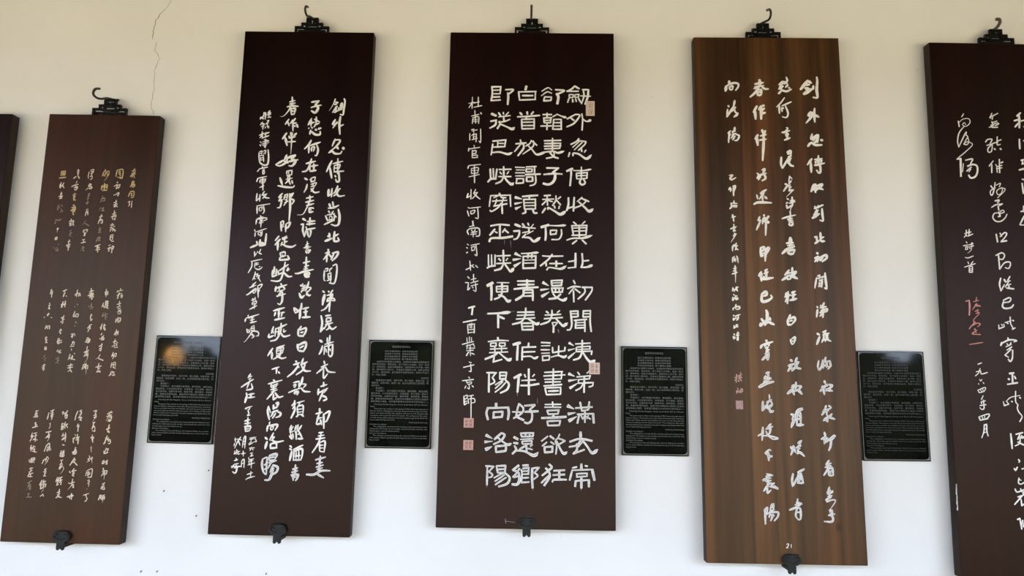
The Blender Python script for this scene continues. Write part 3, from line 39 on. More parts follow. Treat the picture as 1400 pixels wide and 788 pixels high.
'D':'''n4.3 -828,8865 -625,8872;n4.3 -820,8870 -808,8715 -831,8560;n3.9 -637,8867 -646,8717;n3.2 -792,8792 -644,8799;n3.2 -790,8715 -646,8717;n3.9 -801,8642 -650,8649;n3.9 -822,8565 -637,8580;n4.3 -536,8806 -375,8807 -469,8709;n5.3 -486,8737 -476,8645 -486,8481|n6.0 -816,8280 -720,8237;n4.6 -830,8117 -710,8141;n4.6 -718,8141 -734,8042 -845,7968;n4.2 -670,8305 -625,8233;n3.2 -574,8315 -565,8270;n3.2 -462,8316 -521,8252;n3.2 -668,8214 -426,8244;n3.9 -564,8224 -554,8116;n3.5 -433,8162 -545,8116 -666,8100;n4.6 -649,8115 -639,8052 -689,7961;b5.3 -639,8064 -491,7999 -387,7955 -327,7996|n4.2 -778,7689 -503,7718;n3.9 -512,7709 -532,7575;n3.9 -767,7563 -522,7575;n3.2 -675,7699 -676,7573;n3.2 -666,7645 -523,7641;n3.8 -777,7626 -807,7393;b4.9 -799,7442 -636,7458 -464,7415 -365,7457|n4.5 -818,7094 -805,6899;n3.5 -758,7103 -746,6900;n4.2 -681,7095 -703,6892;n4.9 -863,6819 -796,6885 -694,6887;n4.5 -545,7150 -538,6938;n3.8 -638,7087 -390,7095;n3.1 -620,7034 -585,6990;n3.1 -440,7045 -474,6992;n3.8 -644,6937 -387,6940;n4.2 -541,6938 -591,6840 -701,6786;b5.9 -533,6938 -454,6833 -376,6778 -331,6817|n4.5 -620,6587 -611,6544;n3.5 -798,6533 -389,6550;n3.4 -798,6533 -822,6305;n3.8 -401,6546 -386,6311;n3.1 -645,6534 -737,6489;n3.5 -593,6535 -576,6500 -482,6493;n3.4 -761,6419 -464,6440;n3.1 -677,6464 -685,6403 -717,6324;n3.4 -533,6492 -565,6378;n3.8 -734,6315 -463,6367;n3.8 -582,6378 -640,6290 -766,6206 -808,6227;n4.1 -565,6352 -553,6160|n4.4 -785,5903 -608,5934 -408,5923;n4.8 -599,5926 -594,5658;n4.8 -699,5838 -798,5711;n3.4 -698,5786 -647,5761;n3.8 -491,5849 -546,5771;n4.1 -487,5815 -422,5764;n5.5 -807,5578 -763,5648 -535,5659 -337,5693|n3.4 -818,5308 -810,5069;n3.4 -756,5309 -746,5079;n3.7 -684,5310 -684,5080;n4.4 -839,5038 -776,5073 -676,5088;n4.7 -522,5406 -509,5142;n3.7 -654,5285 -377,5300;n4.1 -611,5234 -569,5192;n2.7 -427,5245 -463,5193;n3.7 -651,5131 -366,5147;n4.7 -509,5133 -566,5030 -691,4989;b5.7 -492,5133 -423,5041 -364,4977 -298,5051|n7.1 -827,4679 -719,4740;n5.7 -752,4714 -741,4562 -742,4391;n2.7 -636,4746 -393,4745;n4.0 -642,4665 -417,4677;n3.7 -642,4665 -640,4564;n4.0 -420,4677 -422,4567;n3.0 -633,4615 -419,4621;n3.4 -640,4555 -419,4567;n4.7 -535,4743 -532,4549 -580,4455 -679,4409;b5.7 -597,4497 -497,4462 -412,4374 -342,4400|b5.7 -806,4118 -574,4130 -345,4157;n5.0 -599,4124 -593,3842;n5.0 -581,4066 -476,4021|n5.0 -598,3648 -588,3585;n3.6 -786,3562 -580,3588 -385,3588;n3.3 -736,3533 -735,3467;n3.3 -736,3533 -621,3538;n3.3 -629,3535 -628,3477;n3.3 -735,3471 -628,3477;n3.3 -563,3539 -447,3541;n3.3 -563,3539 -562,3478;n3.3 -451,3541 -454,3480;n3.3 -562,3478 -454,3480;n3.3 -742,3415 -412,3436;n3.3 -757,3344 -395,3366;n3.3 -652,3460 -650,3329;n3.3 -520,3471 -518,3364;n4.9 -584,3355 -673,3287 -840,3216;n3.9 -657,3288 -679,3156;n3.6 -679,3164 -507,3216;b5.3 -567,3347 -459,3258 -375,3207 -314,3247|n3.9 -802,2953 -609,2953;n4.6 -757,2951 -754,2577;n3.6 -618,2953 -682,2871;n3.9 -690,2862 -644,2774 -728,2724;n3.9 -544,2962 -412,2964;n3.9 -544,2962 -541,2832;n3.9 -412,2964 -427,2842;n3.9 -543,2897 -420,2904;n3.9 -541,2832 -427,2842;n3.3 -467,2825 -629,2717;n3.3 -483,2784 -628,2647;n3.6 -425,2769 -522,2662 -630,2576;n4.6 -434,2818 -364,2738 -398,2632 -525,2562|n5.5 -606,2359 -605,2289;n4.2 -776,2267 -360,2285;n4.5 -767,2271 -790,2166 -759,2046;n4.8 -368,2285 -355,2173 -372,2053;n4.2 -652,2184 -650,2088;n4.2 -652,2189 -473,2203;n4.2 -473,2203 -487,2099;n4.2 -663,2085 -479,2104|d6.1 -786,1747 -666,1686;d4.8 -806,1620 -660,1634;d6.7 -786,1478 -671,1533;n4.5 -490,1795 -625,1671;n4.2 -490,1795 -429,1757 -495,1652 -639,1578;b4.5 -561,1707 -462,1629 -364,1575 -287,1604;n4.2 -598,1540 -388,1559;n4.2 -598,1540 -588,1429;n4.2 -396,1559 -402,1453;n4.2 -588,1429 -402,1456|n3.5 -784,1165 -623,1157;n3.8 -752,1162 -753,810;n3.2 -631,1156 -718,1061;n3.2 -726,1061 -652,1007 -675,960 -731,948;n3.8 -575,1168 -398,1179;n3.8 -575,1165 -548,1040;n3.8 -402,1179 -411,1051;n3.5 -553,1103 -408,1113;n3.5 -548,1040 -411,1051;n3.2 -419,1043 -515,1002 -619,945;n3.2 -419,1003 -601,880;n3.5 -386,957 -592,817;n4.4 -411,1043 -318,950 -368,840 -527,783''',
'C':'''n6.1 -103,8887 -119,8810;n3.9 -269,8761 104,8775;n3.9 -261,8757 -241,8584;n3.9 87,8770 85,8593;n3.9 -241,8584 89,8600;n4.6 -181,8681 36,8683|n5.0 -228,8309 -184,8265;n4.6 -81,8329 -72,8275;n4.6 49,8330 6,8276;n4.2 -279,8218 -45,8233 179,8254;n3.9 -97,8220 -96,8175;n3.9 -191,8165 76,8177;n3.9 -191,8165 -180,7958;n3.9 68,8177 70,7960;n3.5 -182,8102 68,8110;n3.5 -172,8030 64,8036;n3.9 -180,7961 70,7969|n3.9 -211,7722 -189,7641;n4.2 -304,7637 -90,7660;n3.8 -201,7632 -327,7470;n4.6 -141,7624 -148,7535 -257,7382;n3.9 -184,7650 -132,7615;n3.2 13,7715 -12,7652 -97,7589;n3.5 5,7697 65,7689 40,7573 -155,7419;n4.2 48,7680 134,7609;b4.9 -72,7625 32,7519 137,7413 325,7478|n3.1 -305,7139 -117,7134;n2.6 -287,7082 -116,7081;n3.1 -303,7020 -115,7022;n2.8 -302,6955 -114,6957;n3.5 -284,6897 -131,6899;n3.8 -267,6897 -283,6796;n3.8 -134,6899 -138,6811;n3.8 -283,6796 -129,6811;n3.8 -83,7147 122,7158;n3.8 88,7149 90,7007;n3.8 -82,7111 -81,7040;n3.1 -82,7102 46,7107;n3.8 38,7104 35,7047;n3.8 -81,7040 38,7047;n4.5 -98,6984 210,7000;n4.5 -71,6935 -70,6847;n3.8 -71,6935 57,6936;n4.5 53,6936 49,6848;n3.8 -70,6841 53,6848;n3.8 111,6963 118,6840 84,6778 -1,6751|d6.6 -295,6504 -159,6470;d5.2 -302,6369 -158,6401;d5.8 -283,6268 -182,6313;n4.8 -151,6523 163,6553;n3.8 -6,6525 -14,6481;n3.8 -125,6462 122,6469;n3.8 -125,6462 -105,6262;n3.8 113,6469 116,6265;n3.1 -98,6393 114,6399;n3.1 -97,6332 115,6338;n3.8 -105,6262 119,6268;n4.5 -88,6245 -87,6192 -146,6166;n4.8 65,6247 91,6186 150,6183|n5.8 -295,5942 -184,5897;n4.8 -318,5800 -200,5810;n4.4 -200,5810 -207,5732 -248,5654 -315,5631;n4.4 -143,5958 -91,5881;n3.8 -33,5973 -16,5925;n2.4 82,5952 36,5891;n3.4 -150,5885 120,5866;n4.1 -15,5864 -5,5778;n2.4 79,5814 -47,5743;n3.4 -140,5771 -6,5795;n4.1 -72,5743 -139,5668;b6.1 -97,5674 5,5666 98,5595 227,5683|d6.8 -277,5341 -155,5279;d5.8 -317,5212 -166,5237;d6.8 -290,5085 -165,5163;b4.4 -159,5343 9,5350 197,5370;n4.1 -125,5283 144,5295;n4.0 -117,5283 -118,5036;n4.4 135,5295 130,5048;n4.1 -17,5345 -24,5251;n4.1 56,5354 52,5252;n2.7 -107,5207 131,5219;n3.0 -106,5147 132,5156;n4.7 -113,5042 133,5052|n5.0 -35,4809 -32,4632;n4.4 -227,4781 108,4785;n4.7 -217,4708 108,4718;n5.0 -291,4619 -49,4648 188,4663;n5.7 -99,4605 -114,4496 -254,4398;n4.0 -99,4602 85,4611;n4.7 81,4611 87,4393;n3.7 -81,4547 77,4554;n3.7 -97,4479 86,4487|n4.3 -52,4241 -58,4082;n4.0 -217,4155 115,4163;n3.7 -221,4092 116,4107;n3.7 -237,4018 133,4047;n4.3 -66,4074 -140,3965 -313,3912;b5.6 -8,4033 92,3968 168,3924 225,3962;n4.3 -131,3940 -112,3807;n4.0 -131,3937 93,3943;n4.3 96,3943 98,3814;n3.3 -122,3874 94,3880;n4.3 -121,3807 103,3814|n6.6 -290,3510 -153,3550;n5.3 -199,3525 -205,3377 -211,3209;n4.3 15,3548 8,3471;n4.0 -116,3460 156,3473;n4.3 -108,3469 -112,3211;n3.9 -98,3367 141,3379;b4.3 -105,3277 51,3286 134,3248 213,3288|n6.2 -263,2858 -128,2928;n5.5 -170,2911 -179,2749 -193,2586;n4.9 22,3037 31,2542;n3.9 -59,2929 -39,2878;n2.9 138,2933 97,2891;n3.6 -115,2811 155,2827;n4.6 -130,2714 42,2720 225,2752|n3.9 -157,2361 -188,2256 -211,2119;n3.9 -149,2353 -74,2274 -106,2177 -259,2079;n3.2 -285,2203 -90,2197;n4.5 -210,2111 -63,2047;n4.2 -51,2323 153,2342;n3.9 153,2342 48,2247;n4.5 -41,2207 214,2223;n4.2 73,2236 101,2149 83,2036 19,1991 -46,2005|n5.1 -245,1720 -171,1682;n4.5 -251,1609 -170,1602;n4.2 -234,1554 -201,1483 -272,1403;b5.1 -209,1467 -39,1454 140,1379 233,1443;n3.9 -124,1794 135,1806;n3.5 -116,1794 -99,1739;n3.8 127,1806 119,1742;n3.2 -27,1795 -23,1740;n3.2 57,1800 55,1741;n3.5 -99,1731 119,1741;n2.9 -123,1679 128,1695;n3.2 -90,1643 -81,1596;n3.2 -90,1643 104,1655;n3.2 101,1655 92,1599;n3.2 -81,1591 89,1599;n4.2 -8,1589 1,1466;n3.8 -21,1558 -136,1492;n3.2 113,1584 73,1551;n2.9 25,1511 114,1489|n4.8 -148,1186 -259,1096;n3.8 -243,1085 -170,1078;n3.8 -131,1129 -194,1031 -257,967;n3.8 -249,960 -153,985;n5.1 -143,1048 -131,907 -175,831 -268,830;n4.5 -67,1187 37,1192;n3.8 -67,1130 54,1145;n3.5 -98,1108 -81,1033 -92,869;n3.5 46,1145 40,1020;n2.9 -66,1080 44,1085;n2.9 -65,1022 39,1027;n3.2 -80,952 48,962;n3.5 -95,866 57,879;n3.5 119,1138 252,1152;n4.8 114,1138 113,943 126,771;n3.2 239,1141 160,1061;n3.2 152,1061 220,999 145,932''',
'B':'''n3.0 217,8780 346,8858 425,8810;n3.2 209,8680 330,8767 426,8737;n3.9 279,8653 259,8571;n3.9 279,8657 426,8655;n3.9 421,8655 410,8582;n4.3 259,8571 415,8582;n4.6 503,8816 659,8807 673,8785 547,8720;n6.4 530,8729 565,8656 543,8510|n3.9 334,8306 335,8216;n3.9 248,8273 429,8275;n3.9 263,8201 430,8208;n3.9 266,8201 276,8098;n3.9 413,8208 408,8099;n3.2 275,8147 408,8153;n3.9 276,8098 408,8099;n3.9 207,8025 431,8031;n3.9 336,8098 334,7945;n3.2 542,8281 447,8226;b4.2 533,8287 646,8237 741,8211;n3.2 473,8172 629,8174;n3.9 473,8172 454,7956;n3.9 625,8174 630,7958;n3.2 465,8100 626,8102;n3.2 466,8028 630,8030;n3.9 454,7959 639,7961|n3.8 451,7765 448,7488;n3.9 279,7709 623,7722;n3.9 289,7650 623,7660;n3.9 281,7593 624,7606;n3.8 615,7659 598,7552;n3.8 290,7536 598,7552;b4.9 256,7459 462,7488 565,7454 698,7494;n3.8 445,7488 393,7443;n3.8 479,7462 488,7417 454,7364 326,7335;n4.2 393,7461 480,7373 574,7338|n4.2 336,7129 584,7131;n4.5 576,7128 457,7038;n6.2 465,7047 508,7003 501,6897 450,6818 365,6781 271,6803;n4.2 278,6992 483,7012 653,7005|n4.1 291,6546 418,6556;n3.8 350,6547 361,6346;n3.4 258,6467 487,6479;n3.8 343,6451 250,6353;n3.4 377,6451 462,6421;n3.8 529,6549 529,6453 462,6339;n3.4 626,6527 572,6480;n3.8 538,6462 627,6358;n4.5 319,6285 255,6188;b5.8 370,6259 378,6298 506,6226 625,6162 743,6238;n3.8 496,6339 514,6287;n3.8 603,6332 590,6279|n6.2 238,5890 390,5939;n4.8 322,5912 332,5739 322,5619;b4.1 407,5927 576,5924 744,5938;n3.7 424,5827 425,5741;n3.8 424,5827 551,5832;n3.7 551,5832 535,5759;n4.1 425,5741 543,5756;n3.7 644,5847 648,5744 594,5648 451,5638|n3.7 269,5302 395,5294 681,5303;n4.4 466,5334 379,5222 230,5097;n4.0 338,5196 347,5094;n3.7 414,5146 673,5149;n5.1 547,5199 548,5088;b4.7 356,5014 414,5066 632,5042 754,5105|d6.7 287,4759 397,4697;d5.4 243,4610 405,4633;d6.7 266,4479 410,4571;n4.0 450,4799 675,4810;n4.4 450,4799 467,4698;n4.0 667,4810 651,4709;n2.7 467,4752 659,4759;n4.4 459,4694 659,4707;n4.0 451,4647 693,4655;n4.0 460,4647 477,4572;n4.0 684,4655 668,4574;n4.0 535,4645 535,4572;n4.0 610,4646 610,4573;n4.0 469,4566 677,4574;b5.0 485,4538 553,4467 686,4407 772,4463;n5.0 639,4532 553,4455 406,4428|n4.3 356,4180 397,4148;n3.7 468,4207 472,4099;n3.3 624,4201 571,4158;n3.7 331,4105 646,4126;n3.7 315,4033 680,4063;n4.3 464,4090 407,3981 245,3916;b5.6 539,4050 622,3959 697,3899 785,3962;n3.0 474,3957 573,3959 524,3892;n3.0 474,3957 499,3891;n4.6 504,3900 500,3764|n4.0 262,3562 436,3555;n2.6 263,3496 436,3502;n3.3 256,3417 429,3420;n2.6 265,3348 429,3357;n3.6 282,3294 430,3305;n3.6 290,3294 296,3201;n3.6 426,3301 422,3223;n3.6 291,3208 422,3223;n3.9 486,3470 492,3363;n3.6 487,3363 602,3386;n3.6 609,3501 602,3307;n3.6 733,3477 725,3400;n3.6 602,3386 728,3405;b4.3 459,3276 594,3311 709,3280 771,3323|n3.9 506,3049 500,2752;n3.6 334,2976 686,2998;n3.6 318,2906 736,2934;n3.3 670,2990 663,2860;n3.3 335,2841 663,2856;n3.3 344,2786 647,2798;n3.9 320,2711 671,2746;n3.9 345,2676 655,2689;n3.9 345,2676 374,2547;n3.9 651,2689 648,2560;n4.5 411,2613 607,2624;n3.9 374,2544 648,2558|n3.6 494,2409 503,2308;n3.2 348,2354 658,2363;n3.2 344,2302 658,2307;n3.6 390,2237 626,2251;n3.6 390,2237 415,2170;n3.5 618,2250 602,2181;n3.5 415,2167 602,2180;n4.2 513,2172 513,2116;n4.8 286,2093 521,2105 760,2125;n3.5 392,2034 652,2049;n3.5 395,2034 409,1954;n3.5 648,2049 628,1958;n3.5 409,1951 633,1961|n3.2 290,1655 407,1747;n4.2 451,1753 528,1699;n3.2 303,1560 392,1636;n3.8 468,1642 533,1599;n4.2 348,1540 501,1554;n4.1 348,1540 352,1445;n4.1 501,1554 497,1456;n4.1 352,1441 502,1453;n3.2 637,1791 605,1719 557,1663 582,1568 567,1410;n3.2 613,1711 743,1669;n3.5 743,1666 638,1605;b4.8 581,1655 655,1506 720,1425 792,1464|n4.4 440,1218 488,1161 401,1081 308,1006;n4.4 376,1143 433,1081 450,980 347,819;n4.1 434,1003 294,868;n3.8 529,1099 738,1113;n3.8 514,1017 738,1032;n4.4 634,1108 635,944;n4.1 502,892 547,932 774,936''',
'A':'''n4.3 902,8900 833,8832 746,8789;n4.6 902,8900 998,8843;n3.6 738,8785 980,8788;n3.2 790,8713 790,8649;n3.2 790,8713 877,8714;n3.2 877,8714 865,8650;n3.2 790,8649 868,8650;n3.2 911,8714 903,8659;n3.2 911,8714 998,8719;n3.2 989,8715 981,8660;n3.2 903,8656 989,8660;n3.9 785,8631 756,8540;n3.9 860,8614 865,8550;n3.2 920,8632 938,8560;n3.9 981,8633 1028,8548;n3.9 1058,8825 1188,8823;n5.0 1188,8823 1171,8662 1120,8507;n3.9 1084,8816 1093,8680 1042,8515;n3.2 1024,8688 1232,8681|n3.9 922,8285 749,8184;n4.2 922,8285 1008,8268 956,8168 871,8077 742,8013;n4.2 827,8203 896,8150;n3.9 1051,8296 1068,8169 1057,7944;b4.9 1077,8179 1155,8134 1249,8171|n4.2 992,7762 941,7699 829,7639;n3.9 958,7722 1138,7701;n3.8 1138,7701 1112,7638 984,7512;n3.1 1009,7709 864,7573;n3.1 1061,7682 899,7520;n4.2 1044,7548 1053,7486;n3.1 1138,7523 1104,7469;n3.8 805,7465 779,7376;b5.6 873,7395 882,7448 993,7432 1147,7336 1258,7426|n5.9 747,7068 866,7122;n4.5 832,7104 837,7007 816,6761;b3.8 883,7082 1079,7084 1258,7115;n3.5 1045,7160 1045,6939;n3.8 943,7026 1173,7043;n3.8 943,7026 952,6912;n3.8 1165,7038 1156,6923;n3.1 952,6973 1156,6981;n3.1 952,6906 1156,6919;n4.5 1046,6922 1012,6833 1063,6785 1122,6826 1088,6905|n4.8 784,6508 784,6369 751,6243;n4.1 759,6281 886,6327;n4.5 902,6519 886,6231;n3.4 1063,6521 962,6432;n4.1 1038,6503 1199,6435;n3.8 1157,6461 1064,6364 895,6292;b5.8 996,6424 1115,6312 1208,6232 1292,6292|n3.8 887,6006 947,5955;n3.1 1124,6022 1065,5965;n3.8 846,5927 1166,5940;n3.7 854,5927 888,5738;n3.7 1157,5940 1141,5750;n3.1 879,5881 1149,5892;n3.1 888,5816 1149,5828;n3.7 855,5729 1149,5742;n4.1 1006,5929 1006,5688;b4.8 754,5630 880,5669 1082,5677 1275,5738;n4.1 956,5627 867,5554;n4.4 1065,5637 1146,5558|n5.1 932,5363 930,5073;n3.7 790,5190 932,5213;n3.4 782,5061 933,5080;n4.4 1063,5359 1075,5180 1050,5078;n3.7 1083,5206 1200,5221;b5.1 1037,5078 1167,5085 1281,5132|n4.0 892,4813 926,4741;n4.0 776,4643 893,4687 1034,4681;n3.3 918,4679 851,4602 802,4538;n4.0 893,4603 902,4376;n4.0 926,4637 1026,4563;n4.4 1067,4673 1267,4675;n4.0 1109,4673 1118,4572 985,4436;n4.0 1267,4675 1251,4591 1131,4418|n3.7 828,4187 986,4198;n4.3 836,4196 854,4054 863,3922 830,3830 772,3817;n4.0 982,4198 986,4090;n3.0 853,4141 983,4143;n4.0 854,4076 986,4086;n4.0 1085,4199 1234,4207;n4.0 1093,4200 1085,4083;n4.0 1231,4207 1226,3977 1248,3792;n3.0 1093,4145 1226,4146;n4.0 1085,4079 1226,4090;n4.0 912,4009 1160,4034;n4.0 945,4006 937,3865;n4.0 1119,4025 1122,3790;n3.0 945,3961 1119,3972;n3.0 945,3911 1119,3919;n4.0 929,3856 1119,3869|d5.6 815,3560 902,3509;d4.3 799,3417 930,3452;d5.6 800,3265 936,3382;n4.3 1070,3619 1070,3454;n3.6 938,3543 1226,3564;n3.3 971,3482 1226,3503;n3.3 1226,3503 1218,3440;n3.6 955,3477 955,3395;n3.6 947,3392 1268,3408;n3.6 1259,3408 1251,3337;n2.6 972,3436 1226,3448;n4.3 1070,3462 1054,3347 1005,3265 898,3227;b6.2 1087,3372 1169,3251 1251,3187 1330,3237|d6.2 813,2956 921,2909;d4.9 810,2821 970,2848;d5.9 835,2681 982,2776;n3.3 981,2992 1022,2939;n2.6 1161,2973 1210,3015;n3.6 965,2897 1235,2926;n3.3 1227,2926 1210,2860;n3.3 990,2845 1210,2865;n3.3 998,2849 998,2784;n3.6 990,2776 1292,2794;n3.6 1284,2793 1271,2732 1202,2706;n4.2 1112,2908 1108,2600;n3.6 1096,2777 1039,2687 945,2634|d6.5 796,2334 910,2278;d5.5 805,2180 943,2208;d6.4 822,2052 968,2135;n3.9 1032,2408 1065,2245;n4.2 1211,2419 1195,2279;n3.6 943,2296 1271,2321;n3.2 1065,2242 1195,2268;n3.5 1125,2262 1125,2025;n3.5 976,2176 1287,2193;n3.9 1016,2172 979,2007;n4.8 1284,2193 1297,2017;n2.9 1049,2165 1081,2085;n2.9 1081,2085 1118,2142;n2.9 1195,2167 1162,2095;n2.9 1146,2142 1235,2088|n5.1 1041,1838 1045,1715;n4.2 835,1652 1034,1710 1265,1675;n3.8 1058,1711 977,1591 824,1553;n4.5 977,1614 970,1496 905,1424;n3.8 922,1432 1115,1506;n2.9 1106,1688 1002,1556;b5.4 1082,1680 1171,1570 1268,1446 1381,1519|n4.8 1059,1234 1059,1132;n3.5 886,1157 971,1177;n3.5 1131,1204 1175,1193;n3.2 875,1113 1268,1135;n3.8 883,1113 835,928;n5.4 1268,1132 1287,1042 1311,936;n3.2 963,1049 1172,1063;n3.2 971,1049 976,997;n3.2 1172,1063 1164,1008;n3.2 963,989 1172,1006;n3.5 940,915 1212,939;n4.4 951,916 940,814;n4.7 1204,936 1204,811;n4.7 1060,991 1060,785''',
'E':'''n2.5 -1298,8498 -1177,8526;n2.5 -1220,8635 -1223,8390;n2.5 -1226,8508 -1288,8407;n2.8 -1097,8637 -1097,8436;n2.5 -1186,8508 -1073,8537;n2.5 -1184,8417 -1020,8455|n2.5 -1164,8345 -1141,8073;n2.5 -1231,8226 -1076,8264;n3.2 -1042,8301 -1024,8270;n2.5 -1196,8199 -1210,8064;n2.5 -1195,8190 -1083,8210 -1080,8065;n1.8 -1186,8145 -1091,8161;n1.8 -1185,8109 -1090,8119|n2.5 -1256,7847 -1253,7703;n2.5 -1224,7928 -1172,7938 -1179,7875;n1.8 -1214,7901 -1171,7911;n2.5 -1146,7920 -1103,7930;n1.8 -1162,7857 -1221,7802;n2.5 -1195,7821 -1118,7840;n2.5 -1178,7821 -1176,7722;n2.5 -1118,7840 -1123,7669;n1.8 -1177,7776 -1125,7786;n2.5 -1210,7713 -1099,7750;n2.5 -1034,7948 -1028,7670 -1063,7688|n2.5 -1164,7597 -1154,7552;n3.2 -1266,7533 -1273,7471;n2.5 -1265,7515 -1042,7554;n2.4 -1196,7489 -1192,7329;n2.5 -1187,7472 -1118,7481 -1125,7419;n2.5 -1186,7418 -1117,7424;n2.4 -1185,7382 -1090,7384 -1097,7330;n2.4 -1187,7329 -1081,7339|n2.8 -1265,7153 -1277,7099;n2.4 -1257,7162 -1017,7191;n2.4 -1204,7100 -1201,6994;n2.4 -1204,7100 -1067,7119 -1073,7013;n1.7 -1202,7056 -1074,7066;n2.4 -1201,6994 -1073,7010;n2.4 -1251,6923 -1038,6978;n2.8 -1145,7172 -1133,6801|n3.5 -1259,6571 -1282,6483;n2.4 -1274,6483 -1198,6536;n2.4 -1201,6659 -1200,6457;n2.4 -1107,6660 -1148,6572;n2.4 -1140,6581 -1063,6599;n2.4 -1072,6590 -1121,6520 -1171,6467;n2.8 -1131,6563 -1061,6494 -1013,6460|n2.4 -1252,6282 -1226,6265;n2.7 -1267,6212 -1230,6100;n2.4 -1217,6265 -997,6294;n2.4 -1199,6204 -1189,6144;n2.4 -1190,6205 -1114,6223 -1130,6162;n2.4 -1189,6144 -1130,6162;n2.7 -1056,6276 -1043,6067 -1102,6067|n3.8 -1151,5997 -1140,5901;n2.4 -1216,5883 -1115,5902;n3.1 -1223,5831 -1256,5788 -1229,5719;n3.1 -1215,5840 -1029,5851 -1009,5705 -1076,5686;n2.4 -1172,5815 -1154,5780;n2.4 -1096,5824 -1112,5789;n2.4 -1179,5754 -1053,5782;n2.4 -1187,5719 -1069,5735;n2.4 -1133,5789 -1135,5668|n2.4 -1249,5521 -1224,5504;n2.4 -1265,5452 -1239,5435;n3.1 -1262,5340 -1237,5358;n2.4 -1181,5496 -1005,5533;n2.4 -1164,5462 -1153,5385;n2.4 -1155,5462 -1096,5471 -1103,5403;n2.4 -1153,5385 -1103,5403;n2.7 -1072,5506 -1050,5301 -1093,5309|n2.7 -1190,5179 -1169,4984;n3.0 -1262,4999 -1170,5043;n2.4 -1137,5069 -1103,5044;n2.7 -1070,5087 -1027,5045;n2.4 -1171,5069 -1113,5103|n3.0 -1224,4855 -1190,4822;n2.4 -1272,4736 -1205,4737;n2.7 -1205,4737 -1218,4585;n2.4 -1209,4585 -1169,4636;n2.4 -1108,4908 -1104,4747;n2.4 -1156,4797 -1056,4824;n2.4 -1163,4729 -1013,4774;n2.4 -1153,4670 -1020,4706;n2.3 -1067,4731 -1053,4571 -1109,4587;n2.4 -1127,4654 -1110,4629|n4.3 -1192,4224 -1068,4260;n4.3 -1109,4234 -1122,4092|n3.3 -1293,3939 -1028,3993;n2.7 -1200,3891 -1187,3716;n2.3 -1200,3891 -1059,3909;n2.7 -1068,3909 -1067,3727;n2.3 -1154,3916 -1149,3825;n2.3 -1118,3925 -1119,3825;n2.0 -1181,3791 -1068,3801;n2.0 -1183,3733 -1067,3746|n2.6 -1298,3500 -1076,3561;n2.1 -1210,3633 -1199,3534;n2.1 -1161,3651 -1158,3543;n2.1 -1119,3643 -1117,3560;n2.1 -1223,3468 -1066,3512;n2.1 -1190,3502 -1205,3411;n2.1 -1091,3520 -1049,3454;n2.1 -1172,3428 -1048,3430;n2.1 -1140,3478 -1136,3313;n2.1 -1212,3378 -1072,3388;n3.0 -1170,3354 -1209,3279;n2.6 -1112,3330 -1053,3306;n2.1 -1137,3346 -1127,3280|n2.1 -1157,3157 -1107,3141;n2.6 -1261,3049 -1057,3101;n2.6 -1123,3116 -1111,2978 -1152,2977|n2.1 -1158,2863 -1133,2839;n2.6 -1279,2788 -1058,2816;n2.1 -1205,2789 -1179,2741;n2.1 -1180,2757 -1098,2766 -1105,2726;n2.1 -1171,2721 -1105,2729;n2.1 -1146,2725 -1136,2636 -1177,2651;n2.1 -1203,2691 -1226,2642;n2.6 -1088,2693 -1055,2670|n3.2 -1239,2490 -1226,2321;n2.3 -1230,2491 -1173,2508 -1180,2443;n2.3 -1229,2434 -1180,2443;n2.3 -1227,2378 -1179,2395;n2.3 -1218,2321 -1170,2362;n2.3 -1149,2492 -1051,2510;n2.3 -1155,2443 -1145,2347;n2.3 -1139,2436 -1041,2445 -1023,2381 -1088,2356;n2.6 -1096,2501 -1095,2332 -1089,2075''',
'W':'''n1.7 -389,192 -376,107;n1.1 -363,138 -327,141 -203,124;n0.7 -106,232 132,236''',
'X':'''t1.5 -497,5608 -502,5508;t1.7 -379,5601 -363,5452|t2.9 -193,2595 -192,2502|n1.3 200,2469 201,2375|t2.6 595,3821 611,3749;t1.3 -325,4167 -267,4174;t1.3 -831,4113 -856,4109|t1.4 1060,791 1057,726;t1.3 126,771 132,709;t1.3 -756,818 -755,752''',
},
4:{
